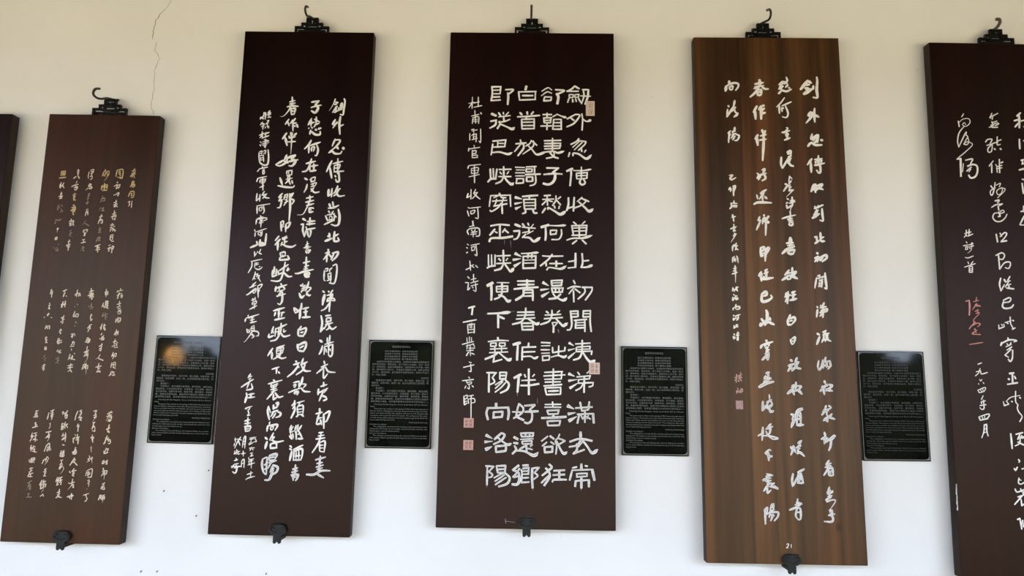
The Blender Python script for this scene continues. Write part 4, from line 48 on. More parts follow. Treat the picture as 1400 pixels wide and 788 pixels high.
'A':'''n6.0 830,9615 667,9414;n5.3 830,9602 900,9557;n4.3 774,9516 864,9525;n6.4 727,9315 922,9438;n5.7 763,9446 873,9420;n4.3 937,9502 925,9420;n5.0 1015,9689 1022,9594 1002,9412 1006,9248 916,9247|n4.6 859,8934 792,8845;n4.6 850,8921 887,8903 853,8813 750,8689;n3.9 812,8845 849,8822;n4.6 939,9008 924,8867 930,8709;n4.6 941,8867 1019,8819|n4.2 862,8457 843,8347 929,8428;n4.2 964,8446 872,8311;n4.9 989,8441 958,8330 887,8258;n4.5 761,8189 823,8271;n4.9 837,8275 919,8223 1052,8224;n4.5 958,8330 964,8276;n4.9 1026,8330 1073,8322|n4.2 832,7928 733,7796;n4.5 808,7854 807,7638;n3.8 968,8000 957,7781;n3.1 884,7913 1044,7935;n2.8 903,7886 900,7816;n3.1 903,7881 1026,7900 1002,7825;n2.4 910,7851 1004,7864;n4.2 878,7789 1083,7838;n4.1 993,7820 994,7661 958,7631 916,7691|n5.1 854,7392 785,7235;n3.8 806,7270 901,7306;n5.1 880,7397 871,7219;n4.5 912,7359 1017,7390 960,7307;n4.5 892,7310 960,7310 1031,7281;n3.8 997,7377 899,7266|n3.8 844,6934 864,6875;n3.4 915,6952 912,6893;n3.8 831,6884 1013,6962;n3.8 841,6806 914,6853;n3.7 823,6771 894,6801;n4.1 881,6862 853,6702;n4.8 782,6684 927,6779;n3.4 805,6754 896,6737;n4.1 987,6884 989,6759 995,6635 930,6646|n3.7 851,6314 853,6187;n3.4 805,6301 850,6290;n3.7 807,6161 918,6243;n4.1 930,6392 929,6205;n4.4 929,6214 1009,6215;n3.4 941,6274 995,6303|n4.4 840,5981 862,5949;n4.7 793,5863 872,5889 790,5795;n4.0 846,5864 843,5796;n3.7 879,5864 897,5813;n4.4 897,5881 1019,5932 1025,5869 934,5797;n4.0 955,5890 898,5813|n3.3 811,5475 764,5258;n3.0 829,5502 883,5526;n3.0 879,5519 868,5452;n2.7 826,5451 877,5469;n3.3 901,5469 964,5507;n4.3 981,5571 986,5440 1002,5244;n3.3 1001,5244 954,5272;n3.0 857,5410 936,5439;n3.0 864,5385 852,5301;n3.7 916,5427 900,5276;n2.3 863,5351 904,5360;n3.0 838,5292 914,5321|n3.3 788,4897 810,4866;n4.0 800,4836 773,4683;n3.3 858,4920 885,4892;n3.6 938,4974 898,4900;n3.3 847,4866 975,4896;n3.3 861,4817 964,4838;n3.6 839,4767 981,4850 979,4802 934,4784;n4.3 915,4900 895,4676;n3.3 883,4751 836,4700|n4.3 768,4361 814,4331;n4.3 813,4298 750,4141;n3.6 879,4381 949,4421;n3.3 938,4421 882,4282;n3.6 876,4331 1004,4369;n3.3 907,4299 850,4183;n2.9 851,4216 991,4271;n3.6 943,4349 954,4254 1030,4210;n3.3 978,4336 919,4201|n2.9 774,3830 752,3712 769,3636;n3.3 856,3847 831,3730 791,3645;n3.3 912,3897 882,3792;n2.9 850,3792 1001,3829;n3.2 865,3776 852,3678;n3.2 933,3825 918,3695;n3.2 989,3818 998,3732 941,3663;n2.9 880,3743 963,3712;n2.6 778,3645 843,3746|n3.9 865,3442 874,3387;n3.9 771,3233 859,3323 914,3378;n2.9 803,3325 925,3343;n3.6 942,3367 1009,3344 887,3243;n3.5 841,3274 852,3170;n4.2 881,3275 1013,3244|n3.2 877,2964 852,2910;n2.9 922,2962 973,2927;n2.9 800,2845 972,2915;n2.6 821,2877 873,2897;n3.2 781,2781 856,2862;n2.6 852,2846 920,2866;n2.9 872,2862 883,2767;n3.2 808,2670 915,2767;n3.2 981,2806 893,2719;n3.5 829,2718 893,2656;n3.8 895,2751 1026,2705;n3.2 886,2735 882,2648|n3.5 816,2455 831,2370;n3.5 749,2321 847,2370;n4.1 830,2341 805,2236;n2.9 842,2260 793,2306;n3.5 855,2276 1010,2395 953,2309;n3.8 938,2324 923,2198 884,2109;n2.5 878,2355 849,2307|n2.8 881,1925 818,1856;n2.8 814,1840 918,1876;n2.8 796,1793 916,1829;n3.2 886,1875 845,1763 765,1643;n3.2 861,1763 929,1783 946,1640;n2.5 864,1747 851,1654;n2.2 867,1716 915,1725;n2.2 865,1685 913,1689;n2.8 855,1646 938,1640|n2.8 860,1429 819,1297;n3.1 808,1328 923,1356;n2.8 814,1297 922,1333;n2.8 866,1391 851,1251;n2.8 820,1251 903,1271;n2.8 772,1189 886,1240;t3.1 818,1220 799,1158 896,1191 963,1179 906,1083 827,990|n2.8 836,1008 889,994 837,967;n3.1 815,905 935,933;n3.1 903,964 850,914 898,872 875,792 731,793''',
'B':'''n4.3 313,9593 227,9511;n4.3 241,9521 332,9552;n4.6 277,9570 268,9439;n3.6 230,9464 326,9488;n3.9 219,9420 308,9470;n3.6 385,9685 403,9608 344,9531;n3.9 330,9589 410,9531;n3.9 413,9513 359,9458;n4.3 212,9320 270,9384;n4.3 271,9415 321,9384 390,9376 481,9420;n3.5 428,9462 447,9431|n2.8 332,9237 259,9133 156,9027;n4.2 214,9075 215,8894;n3.2 273,9057 469,9147;n3.2 264,9024 272,8930;n2.8 289,9025 309,8994;n3.5 342,9061 390,8899 352,8808 269,8822|n3.2 340,8589 368,8566 283,8463;n3.8 246,8481 409,8525;n3.8 355,8553 331,8392;n3.5 316,8428 388,8450;n3.5 368,8464 346,8342;n3.8 291,8320 410,8370|n4.2 215,7958 202,7813 227,7721;n3.8 227,7721 367,7956;n4.2 334,8058 407,8093 409,8006;n3.5 341,8023 402,8041;n3.8 347,7952 420,7988;n3.5 328,7916 417,7935;n3.8 396,7917 338,7823;n4.5 344,7881 391,7793 454,7767|n2.4 364,7562 342,7423;n2.4 364,7555 415,7494;n3.8 264,7394 309,7379;n3.4 394,7462 340,7388;n3.1 287,7335 376,7371;n3.8 322,7371 229,7238;n3.1 337,7318 392,7331;n3.4 353,7304 351,7248;n3.8 331,7248 433,7270;t2.7 428,7267 278,7117|n3.1 290,7089 330,7065;n3.1 269,6986 311,7008;n3.8 280,6955 288,6882;n3.4 396,7125 397,6956;n3.4 356,7039 447,7049;n3.1 332,6990 451,7023;n3.1 293,6882 415,6974;t2.7 397,6948 358,6873 355,6786|n2.7 339,6825 353,6749;n3.4 177,6669 284,6705 450,6748;n3.7 344,6749 331,6628;n3.4 282,6653 387,6680;n3.1 297,6619 393,6641;n3.1 312,6584 400,6606;n3.4 312,6571 318,6533;n3.7 391,6580 377,6533;n3.7 318,6533 389,6534|n6.4 325,6282 327,6147;n4.7 241,6163 382,6177;n3.4 259,6112 396,6134;n4.7 147,5949 256,6044 405,6100;n3.7 308,6096 253,5959;n4.0 280,6010 277,5942;n4.4 288,6010 394,6032 372,5960;n4.4 285,5942 380,5952|n3.7 340,5672 328,5580;n4.0 275,5620 181,5511;n3.3 202,5545 306,5567;n4.3 122,5410 253,5499;n3.3 234,5512 230,5428;n3.3 233,5495 303,5508 289,5445;n3.3 230,5428 300,5445;n3.7 347,5648 317,5530;n4.0 326,5547 406,5585 366,5513;n3.7 351,5547 314,5462;n5.0 332,5496 433,5447|n4.0 203,5165 183,5092;n4.0 163,5075 287,5121;n4.3 236,5183 210,4942;n3.6 215,5059 170,4975;n4.0 301,5160 380,5193;n3.7 299,5101 386,5131;n4.0 343,5160 320,5010;n4.6 259,5009 400,5047|n4.0 261,4725 200,4593;n4.0 210,4643 197,4527;n4.0 247,4643 333,4676 347,4615 274,4528;n3.0 236,4593 298,4614;n4.0 197,4527 274,4524|n3.3 240,4236 256,4151;n3.3 260,4241 332,4282 319,4196 288,4143;n2.6 266,4200 308,4209;n3.3 256,4146 294,4147|n4.2 223,3838 261,3808;n3.9 178,3717 300,3763;n3.9 246,3735 165,3612;n3.2 237,3702 261,3621;n3.9 354,3881 314,3784;n3.6 313,3768 391,3797;n3.6 370,3769 292,3670 238,3621;n4.2 312,3752 342,3687 419,3664|n3.6 313,3402 299,3266;n2.9 212,3297 346,3335;n3.2 229,3330 298,3350;n4.2 137,3176 263,3285;n2.9 210,3265 273,3157;n3.2 259,3266 262,3161;n3.2 326,3331 410,3319 322,3235;n4.2 340,3267 421,3172;n2.9 273,3234 342,3254|n3.5 187,2787 237,2773;n3.2 246,2789 209,2677;n4.2 241,2678 184,2534;n2.9 193,2566 269,2678;n5.5 412,2894 321,2841 265,2678;n3.5 303,2806 294,2599;n3.5 371,2823 370,2600;n2.9 317,2759 358,2767;n2.9 314,2695 355,2703;n4.2 290,2583 425,2588|n2.9 160,2177 169,2124;n2.9 212,2194 177,2108;n3.5 231,2172 153,2014;n2.9 241,2125 242,2062;n3.2 373,2290 294,2236;n2.9 363,2284 325,2205 255,2141;n2.9 291,2173 359,2193;n2.5 289,2126 341,2145;n2.9 307,2173 285,2031;n3.5 267,2047 334,2063 416,1994|n3.5 182,1665 158,1553 163,1426;n2.8 180,1442 253,1598;n3.5 397,1754 270,1691;n3.5 285,1676 261,1489;n2.8 268,1645 344,1680;n3.5 332,1661 369,1491;n3.1 307,1630 294,1521;n2.5 264,1551 347,1568;n3.1 269,1497 360,1491|n2.8 248,1202 236,1088;n2.8 214,1133 324,1120;n2.8 193,1087 326,1108;n3.4 85,993 210,1041 294,1092;n2.8 234,1042 200,891 247,812;n3.1 241,1026 291,1015 291,846 247,812;n2.5 229,949 277,958''',
'C':'''n5.3 -169,9626 -156,9509;n4.6 -271,9526 -90,9562;n3.2 -279,9462 -84,9500;n3.2 -297,9425 -193,9453;n4.6 -155,9530 -248,9365 -376,9242;n4.6 -139,9494 -73,9427 9,9422;n4.3 -221,9380 -224,9289;n4.3 -212,9389 -143,9399 -147,9290;n3.5 -214,9344 -153,9352;n4.3 -225,9285 -147,9286|n4.6 -242,9051 -319,8908;n5.3 -288,8944 -278,8764;n4.2 -156,9057 -210,8963;n4.9 -130,9061 -90,9054;n5.6 -156,9039 -166,8764;n4.2 -142,8963 -85,9003;n4.6 -145,8887 -72,8910|n4.9 -243,8430 -305,8333;n5.2 -269,8372 -255,8199;n5.2 -157,8538 -131,8460;n4.2 -86,8521 -127,8442;n3.8 -197,8405 -73,8437;n3.8 -217,8316 -76,8338;n4.9 -138,8517 -131,8320 -168,7879|n3.5 -293,7617 -257,7575 -300,7505;n3.1 -300,7505 -220,7527;n3.8 -206,7601 -270,7470;n4.2 -189,7682 -133,7698 -175,7611;n3.5 -210,7576 -104,7616;n4.1 -158,7612 -124,7510 -198,7453|n3.1 -313,7161 -296,7068;n4.1 -117,7268 -241,7190;n2.7 -238,7173 -153,7198;n3.1 -203,7208 -175,7138;n3.4 -173,7191 -266,7068;n3.4 -201,7124 -196,7034;n3.8 -156,7125 -107,7078;n4.5 -380,6962 -281,7002 -21,6995|n3.4 -269,6706 -309,6621;n3.1 -309,6621 -251,6642;n3.7 -255,6625 -346,6429;n4.1 -192,6741 -173,6726;n3.4 -203,6674 -219,6553;n3.1 -203,6674 -166,6686 -181,6588;n2.7 -205,6622 -180,6634;n4.1 -141,6678 -166,6321;n3.1 -136,6675 -89,6717 -129,6640;n3.1 -121,6626 -94,6589 -140,6571|n4.1 -279,6064 -205,6080 -228,6005;n4.7 -276,6059 -274,5885;n3.4 -262,5996 -225,6008;n3.4 -264,5936 -218,5962;n3.4 -266,5885 -228,5919;n4.7 -177,6039 -113,6064 -164,5937;n4.4 -177,6039 -194,5792|n4.3 -277,5580 -335,5488;n3.7 -262,5540 -314,5472;n4.7 -280,5489 -284,5388;n4.0 -210,5591 -156,5632;n3.7 -229,5540 -141,5578;n4.0 -178,5575 -190,5456;n3.7 -231,5490 -232,5439;n3.0 -164,5507 -189,5490;n4.7 -253,5422 -166,5440 -45,5461|n4.7 -294,5119 -206,5177 -192,5115 -270,5086;n5.0 -294,5103 -282,4986 -183,4995 -93,5058 -109,5111|n4.0 -311,4643 -294,4587;n4.3 -342,4487 -331,4556;n4.6 -337,4487 -244,4591;n3.6 -279,4620 -274,4537;n5.0 -215,4810 -193,4740 -215,4588;n4.3 -231,4604 -128,4642;n4.3 -198,4604 -251,4504;n4.0 -250,4538 -179,4572;n4.9 -199,4588 -65,4523;n4.0 -159,4671 -129,4605|n4.6 -239,4217 -221,4186;n4.6 -325,4119 -347,4053;n4.3 -316,4119 -105,4186;n3.6 -243,4120 -277,4087;n3.6 -194,4129 -175,4104;n3.3 -262,4054 -192,4083;n3.3 -247,4005 -178,4034;n3.6 -211,4088 -249,3956;n3.3 -266,3940 -196,3976;n4.9 -199,3989 -221,3826;n4.2 -218,3924 -330,3825|n3.9 -264,3565 -195,3589;n3.6 -216,3550 -230,3388;n3.6 -266,3517 -304,3452;n3.6 -194,3485 -167,3453;n2.9 -250,3501 -268,3452;n3.2 -318,3403 -200,3453;n5.2 -408,3297 -271,3371 -119,3409|n3.5 -341,3027 -363,2844;n2.9 -359,2844 -301,2912;n2.9 -300,2947 -321,2893;n2.6 -214,3157 -210,3054;n2.9 -272,3006 -167,3058;n2.9 -235,3038 -289,2893;n2.9 -202,3055 -169,2962 -257,2878;n2.6 -289,2893 -186,2962;n3.2 -224,2910 -212,2815;n3.9 -219,2822 -141,2843|n3.5 -359,2533 -384,2281;n2.9 -461,2366 -352,2419;n3.2 -201,2598 -287,2511;n2.9 -304,2495 -170,2548;n2.5 -305,2464 -274,2369;n2.9 -207,2513 -243,2401;n2.6 -239,2512 -229,2436 -293,2356;n2.5 -357,2368 -261,2373 -81,2328 -167,2308 -261,2361|n2.9 -340,2037 -255,2105 -220,2086;n2.9 -322,2022 -255,2023;n3.8 -273,2054 -271,1897;n3.5 -260,1976 -200,1988|n2.8 -323,1657 -289,1636;n2.8 -304,1651 -206,1625;n2.8 -341,1604 -222,1629;n4.1 -399,1533 -320,1561;n2.8 -355,1565 -240,1578;n3.1 -305,1620 -296,1449;n2.8 -341,1511 -242,1531;n2.8 -327,1464 -228,1485;n3.4 -296,1449 -391,1332;n2.8 -313,1403 -317,1302 -249,1357;n2.8 -180,1489 -265,1419;n2.8 -281,1419 -202,1408 -119,1383 -185,1439|n3.4 -376,1007 -379,725;n2.8 -396,970 -332,1031 -348,909;n2.2 -364,894 -299,941;n2.8 -243,1101 -282,972;n2.8 -211,1110 -219,988;n2.5 -272,1033 -216,1050;n2.8 -291,956 -200,992;n2.8 -267,972 -306,849;n3.1 -252,942 -137,947 -140,870 -211,789;n3.1 -222,911 -277,788;n2.5 -301,910 -204,881''',
'D':'''n5.0 -792,9593 -803,9522;n5.3 -856,9485 -880,9366;n4.3 -847,9485 -724,9544 -621,9536 -611,9472 -669,9386;n3.6 -796,9462 -789,9398;n3.6 -787,9462 -726,9480 -737,9407;n3.2 -781,9394 -729,9407|n3.5 -834,9055 -818,9021;n3.2 -845,8976 -871,8804;n3.9 -867,8807 -714,9053;n4.2 -693,9165 -723,9031;n3.5 -733,8995 -686,9017 -761,8922;n3.5 -708,8977 -684,8908 -630,8887;n4.2 -639,8872 -725,8805|n3.2 -856,8453 -799,8511;n3.5 -826,8471 -850,8257;n2.8 -806,8454 -829,8382;n3.9 -711,8587 -723,8490;n3.2 -756,8511 -758,8454;n3.2 -749,8490 -702,8512;n3.5 -776,8418 -686,8458;n3.1 -725,8436 -799,8346;n3.5 -690,8437 -627,8401 -669,8312 -725,8302;n3.1 -709,8401 -766,8311''',
'E':'''n3.5 -854,7559 -791,7565 -838,7503 -805,7473 -723,7516|n3.1 -844,7313 -875,7254;n2.8 -828,7293 -839,7219;n3.1 -793,7328 -739,7341 -762,7237;n3.4 -776,7328 -782,7132;n2.4 -820,7272 -847,7228|n2.4 -846,6982 -809,6967;n2.7 -777,7031 -778,6988;n2.4 -829,6979 -711,6976;n3.1 -868,6860 -797,6939;n2.4 -838,6973 -831,6912;n2.4 -788,6935 -781,6889;n2.4 -755,6939 -756,6889;n2.4 -721,6940 -731,6889;n2.4 -788,6932 -721,6940|n3.1 -817,6744 -806,6702;n2.7 -835,6685 -752,6706;n2.7 -803,6706 -793,6599|n2.4 -794,6545 -797,6443;n2.4 -868,6443 -742,6499;n2.4 -822,6460 -760,6473;n2.4 -815,6426 -769,6435;n2.7 -815,6400 -762,6409|n2.4 -783,6365 -793,6306;t2.7 -755,6348 -821,6237 -868,6168;n2.4 -818,6314 -802,6297|n2.7 -836,6100 -837,5989;n2.4 -825,6100 -796,6121 -818,6066;n2.7 -756,6159 -775,6101;n2.7 -787,6084 -730,6105;n2.7 -759,6084 -781,6015;n2.7 -768,6050 -724,6016|n2.4 -840,5868 -844,5759;n2.0 -824,5870 -795,5882;n2.0 -824,5845 -799,5853;n2.0 -808,5845 -810,5777;n2.4 -788,5845 -782,5777;n2.0 -820,5811 -772,5823;n2.7 -756,5895 -742,5832 -733,5752|n2.7 -796,5701 -797,5652;n2.3 -834,5635 -769,5656;n2.0 -823,5618 -773,5630;n2.0 -841,5584 -779,5596;n2.7 -863,5524 -755,5563;t3.3 -790,5601 -798,5357|n2.7 -851,5253 -865,5179;n2.7 -843,5238 -826,5171;n2.3 -853,5196 -808,5217;n2.7 -781,5271 -803,5197;n2.7 -802,5222 -748,5268;n2.7 -794,5231 -759,5181|n2.3 -847,5119 -828,5096;n2.7 -857,5062 -871,4995;n2.3 -863,4987 -804,5083;n2.3 -815,5088 -770,5083;n2.3 -799,5055 -809,5013;n2.7 -791,5055 -764,5033 -801,5004|n2.7 -800,4919 -814,4862;n3.0 -855,4845 -868,4803;n2.7 -847,4854 -744,4875 -737,4833 -799,4813;n2.3 -814,4846 -804,4821|n2.6 -863,4702 -844,4679;n2.6 -862,4646 -867,4596;n2.3 -863,4596 -809,4663;n2.6 -828,4679 -725,4717;n2.3 -804,4646 -785,4630;n2.6 -759,4680 -781,4614 -809,4605|n2.6 -853,4500 -852,4439;n2.6 -863,4439 -806,4484;n2.6 -805,4521 -815,4464;n2.6 -810,4473 -774,4473;n2.3 -780,4521 -801,4481|n2.6 -865,4332 -846,4309;n2.6 -887,4267 -859,4279 -868,4235 -832,4260;n2.6 -782,4374 -785,4294;n2.3 -816,4326 -755,4347;n2.3 -826,4293 -756,4305;n3.0 -785,4294 -787,4211 -811,4227;n2.0 -810,4260 -799,4244''',
'S':'''n2.3 -871,3468 -815,3504;n2.6 -833,3540 -846,3379;n2.3 -844,3444 -873,3411;n1.9 -751,3581 -761,3510;n2.3 -805,3509 -732,3538;n2.3 -785,3510 -787,3445;n2.3 -753,3510 -763,3445;n2.3 -806,3461 -726,3481;n2.3 -788,3429 -808,3396;n2.3 -763,3445 -737,3405|n2.3 -825,3273 -815,3251;n2.3 -855,3210 -807,3230;n2.3 -819,3219 -848,3170;n1.9 -811,3211 -801,3187;n2.6 -778,3235 -742,3258 -735,3215 -783,3179;n2.3 -762,3235 -791,3195''',
'N':'''n1.4 4,360 27,378 42,363 35,340 -3,299 40,303|n1.4 90,372 87,300''',
},
5:{
'C':'''n2.1 -886,9110 -931,9039;n2.8 -1004,8952 -991,8832;n1.9 -994,8922 -896,8999 -786,9001 -769,8921 -847,8845 -921,8870 -884,8919 -856,8880;n2.6 -885,8847 -999,8702 -1044,8524 -1027,8396|n2.6 -1027,8396 -867,8709 -863,8661;n2.3 -867,8652 -833,8617 -902,8505;n2.3 -829,8599 -818,8507 -863,8453 -921,8464 -860,8510 -809,8511;n2.1 -809,8511 -749,8450 -889,8306 -1067,8157|n3.8 -1081,8139 -996,8154;n4.5 -1005,8145 -1023,7776;n2.1 -956,8049 -984,7873;n3.1 -910,8120 -768,8150 -813,8049;n4.1 -876,7995 -772,8035 -687,8002 -686,7880 -735,7782 -824,7751 -867,7809;n3.1 -801,7979 -902,7889;n2.4 -812,7938 -858,7876''',
'B':'''n2.1 -331,9106 -309,9132 -356,9037 -333,9029;n2.8 -364,9043 -190,9134;n2.4 -300,9053 -313,8999;n2.6 -324,8954 -308,8892;n2.4 -326,8927 -218,8969;n2.6 -350,8873 -225,8924 -189,8907 -263,8866;n2.6 -387,8828 -293,8869;n2.6 -333,8829 -211,8835|n2.8 -480,8515 -435,8569 -347,8574 -390,8481;n2.6 -460,8444 -357,8468 -372,8326 -436,8303 -439,8378 -340,8482 -233,8520;n2.8 -237,8634 -248,8467 -186,8472;n2.6 -252,8537 -162,8570;n3.8 -313,8380 -294,8360;n4.1 -195,8387 -177,8362|n2.6 -353,8119 -443,8004;n3.1 -387,8041 -399,7869;n2.6 -311,8046 -293,8016;n3.1 -228,8157 -240,7872;n3.1 -200,8080 -162,8102;n2.4 -289,7999 -184,8028;n2.4 -301,7955 -187,7978;n2.1 -292,8011 -289,7880|n3.1 -437,7595 -401,7537;n2.6 -346,7667 -371,7541 -413,7418 -447,7405 -450,7487 -350,7559;n2.2 -333,7608 -243,7652 -269,7574;n2.0 -236,7561 -204,7545 -245,7436 -313,7417 -325,7490 -254,7544 -166,7546 -175,7490 -318,7348|n3.4 -376,7281 -293,7300 -325,7244;n2.7 -453,7146 -361,7203 -230,7227;n2.2 -227,7224 -313,7175;n2.9 -322,7175 -311,7089;n3.0 -322,7054 -294,6972 -337,6959;n2.4 -291,7021 -209,7057 -236,7094 -288,7059 -310,6986;n2.7 -323,7037 -407,7021 -441,6935 -385,6864 -285,6866 -198,6937 -156,7014|n3.4 -399,6596 -382,6436;n3.0 -322,6623 -291,6557;n3.0 -324,6548 -236,6630 -191,6614 -226,6542 -315,6446;n3.7 -315,6446 -201,6469|n3.0 -438,6163 -314,6220 -265,6171 -307,6090 -381,6097;n3.3 -384,6165 -379,5887;n2.8 -379,5887 -280,6015 -180,6038 -162,5988 -202,5908 -270,5923|n3.3 -372,5709 -404,5579 -385,5451;n2.5 -385,5451 -307,5582;n4.0 -306,5685 -286,5646;n3.0 -188,5747 -239,5664;n2.5 -291,5629 -187,5660;n2.6 -225,5631 -298,5529;n2.5 -279,5562 -184,5593;n3.0 -229,5580 -215,5497;n3.6 -270,5513 -132,5499|n3.1 -353,5262 -248,5317 -203,5302 -237,5240 -336,5221;n3.6 -351,5237 -377,5148 -328,5105 -213,5124 -160,5182|n2.3 -476,4778 -478,4705;n2.9 -482,4697 -375,4741;n2.3 -423,4792 -406,4757;n2.3 -383,4793 -366,4758;n2.1 -356,4824 -229,4863;n2.9 -316,4816 -289,4809;n2.8 -243,4940 -244,4813 -216,4745 -200,4696;n2.6 -199,4877 -180,4861;n2.8 -220,4696 -164,4725|n2.9 -316,4528 -308,4481;n3.9 -466,4371 -438,4432;n3.3 -450,4412 -308,4481 -195,4487 -151,4472 -205,4451;n2.6 -345,4414 -327,4390;n2.4 -260,4436 -282,4400;n2.6 -366,4349 -262,4400;n2.6 -354,4284 -250,4352;n2.9 -273,4302 -397,4185;n3.2 -241,4290 -261,4127 -306,4066 -338,4109;n2.6 -402,4188 -332,4146|n4.2 -339,3830 -250,3845;n3.9 -282,3836 -289,3640;n4.2 -365,3733 -347,3711;n3.5 -246,3784 -223,3730;n3.5 -391,3621 -194,3657|n2.4 -493,3289 -479,3211;n2.9 -482,3211 -394,3241;n2.2 -428,3295 -394,3245;n1.9 -441,3292 -340,3374 -164,3414;n2.6 -243,3495 -257,3300 -219,3234 -235,3170 -209,3092 -154,3014 -206,2913;n3.2 -337,3298 -319,3287;n3.2 -177,3377 -157,3363|n3.8 -395,2682 -387,2400;n3.2 -299,2671 -163,2709;n2.8 -215,2689 -271,2577;n2.2 -259,2625 -140,2631;n2.2 -270,2593 -142,2613;n2.2 -194,2658 -171,2596;n2.8 -223,2579 -245,2500 -331,2450;n3.2 -274,2530 -145,2467|n3.1 -286,2200 -266,2174 -279,2147;n3.1 -377,2031 -353,1998 -314,2059;n2.8 -233,2024 -144,2053|n2.7 -300,1857 -315,1766 -266,1744 -188,1788;n2.2 -295,1828 -261,1813;n3.1 -389,1654 -374,1610;n2.6 -388,1625 -343,1595 -198,1656;n2.3 -284,1662 -272,1600;n2.8 -350,1503 -190,1557;n2.8 -244,1629 -238,1537;n3.1 -271,1521 -418,1363;n3.1 -288,1459 -284,1344;n2.8 -284,1344 -217,1395|n3.1 -385,1089 -337,1112;n3.4 -337,1109 -316,917;n2.5 -285,1080 -313,988;n2.8 -231,1112 -289,955''',
'A':'''n4.2 268,9153 192,9081;n3.8 129,8982 255,9020;n4.5 235,9100 233,8961 224,8832;n3.8 233,8957 137,8848;n3.1 251,8975 380,9008;n3.1 310,8855 345,8874|n4.1 206,8590 199,8388;n2.8 284,8558 338,8554|n3.4 206,8142 292,8165;n3.1 245,8160 226,8072;n3.4 217,8063 303,8095;n4.1 154,7939 312,7986|n3.4 199,7749 259,7729;n3.7 192,7662 204,7447|n3.4 124,7073 229,7109;n2.7 186,7194 176,7066;n3.4 181,6980 87,6807;n2.4 87,6798 222,6801''',
'D':'''n2.0 -1026,6592 -952,6623;n2.4 -985,6668 -993,6542;n2.0 -991,6576 -1039,6515;n2.4 -926,6687 -942,6560;n2.0 -956,6611 -893,6633;n2.4 -968,6542 -861,6591|n2.2 -1004,6428 -985,6404;n2.2 -1067,6343 -976,6365;n2.0 -1015,6327 -1027,6267;n2.0 -1007,6319 -979,6331 -985,6277;n2.0 -1019,6268 -985,6277;n2.4 -963,6362 -866,6394;n2.3 -958,6320 -860,6351;t2.5 -891,6413 -912,6270 -991,6192;n2.0 -942,6303 -932,6287|n2.3 -1042,6106 -980,6103 -882,6142|n2.2 -997,6021 -980,5981;n2.2 -891,6032 -939,5974;n2.3 -1069,5912 -851,5988;n2.3 -976,5914 -982,5813;n2.3 -976,5914 -914,5927 -921,5814;n1.8 -970,5880 -928,5885;n1.8 -972,5847 -930,5851;n2.3 -979,5810 -916,5814|n2.3 -935,3993 -859,4023|n2.1 -895,3912 -933,3824 -996,3766;n2.1 -975,3847 -890,3868;n2.6 -890,3868 -875,3809 -759,3840|n2.1 -920,3702 -900,3672 -874,3703;n2.4 -950,3617 -936,3611;n2.1 -857,3644 -839,3625|n2.2 -966,3497 -942,3446;n2.1 -955,3497 -836,3548 -814,3525 -852,3472;n2.1 -934,3446 -841,3476;n1.8 -914,3503 -897,3471;n1.8 -873,3520 -864,3488|n2.2 -871,3390 -911,3311;n2.2 -925,3263 -837,3295;n2.1 -905,3279 -916,3231;n2.4 -946,3198 -826,3221;n2.6 -871,3307 -871,3153 -915,3128 -948,3159|n2.9 -976,2986 -961,2920;n2.5 -956,2992 -798,3042 -783,3007 -832,2948;n2.9 -961,2920 -812,2956;n2.1 -917,2985 -908,2953;n2.1 -868,3002 -870,2970|n2.5 -887,2842 -904,2704 -951,2588;n2.9 -880,2828 -844,2840 -847,2722 -827,2625;n1.9 -893,2749 -849,2769;n1.9 -897,2686 -848,2703''',
'S':'''n3.0 -1088,5226 -1022,5248;n3.6 -1023,5248 -1017,5140 -1037,4954;n1.8 -872,5313 -890,5223;n1.8 -942,5222 -836,5253;n2.0 -872,5190 -968,5064;n2.0 -909,5173 -810,5145;n2.3 -895,5140 -811,5134;n2.1 -848,5058 -922,5032;n2.1 -867,5075 -872,4992;n2.1 -905,4991 -835,5012|n1.8 -840,4988 -962,4857 -930,4812;n2.3 -932,4825 -1055,4682;n2.3 -1036,4724 -901,4796 -833,4782 -890,4728;n2.0 -941,4694 -962,4660;n2.0 -907,4662 -945,4628;n2.0 -941,4694 -926,4612;n2.5 -961,4627 -999,4585 -846,4576|n2.3 -1071,4376 -810,4422''',
},
}
SEALS=[(3,245.1,1682.9,36.3,63.4,0),(3,261.9,613.9,42.1,45.6,1),(3,-226.6,395.4,38.5,36.4,2),(3,-225.9,311.1,38.3,37.4,2),(4,-159.7,590.1,27.7,33.1,3),]
BOARDS={
0:((-2.3856,-0.0217,0.9110),0.00494,0.00540,0.4660,1.7197),
1:((-1.7645,-0.0217,0.9110),0.00491,0.00541,0.4659,1.7197),
2:((-0.9227,-0.0211,0.9552),0.00478,0.00188,0.5476,2.0514),
3:((0.0233,-0.0270,0.9997),-0.00099,-0.00126,0.6873,2.0148),
4:((1.0085,-0.0301,0.8930),-0.00386,-0.00358,0.6038,2.1116),
5:((1.9554,-0.0280,0.8550),-0.00188,0.00950,0.6000,2.1320),
}
PLAQUES=[(-1.3576,1.2894,0.00600),(-0.4866,1.2866,-0.00122),(0.5298,1.2776,-0.00044),(1.4722,1.2751,-0.00680),]
PW,PH=0.2630,0.4279
CRACKS=[[(-1.5578,3.1884),(-1.5742,3.1540),(-1.6005,3.1230),(-1.6200,3.0887),(-1.6263,3.0513),(-1.6253,3.0039)],[(-1.6068,2.9939),(-1.6115,2.9568),(-1.5887,2.9168),(-1.6060,2.8598),(-1.6016,2.8100),(-1.6016,2.7570),(-1.6045,2.7010),(-1.5883,2.6619)]]
NAILS=[(-1.4084,1.1052),(-1.2724,1.0128),(-1.4722,0.7992),(-1.4092,0.8005),(-1.2367,1.1876),(-0.9813,0.8014)]
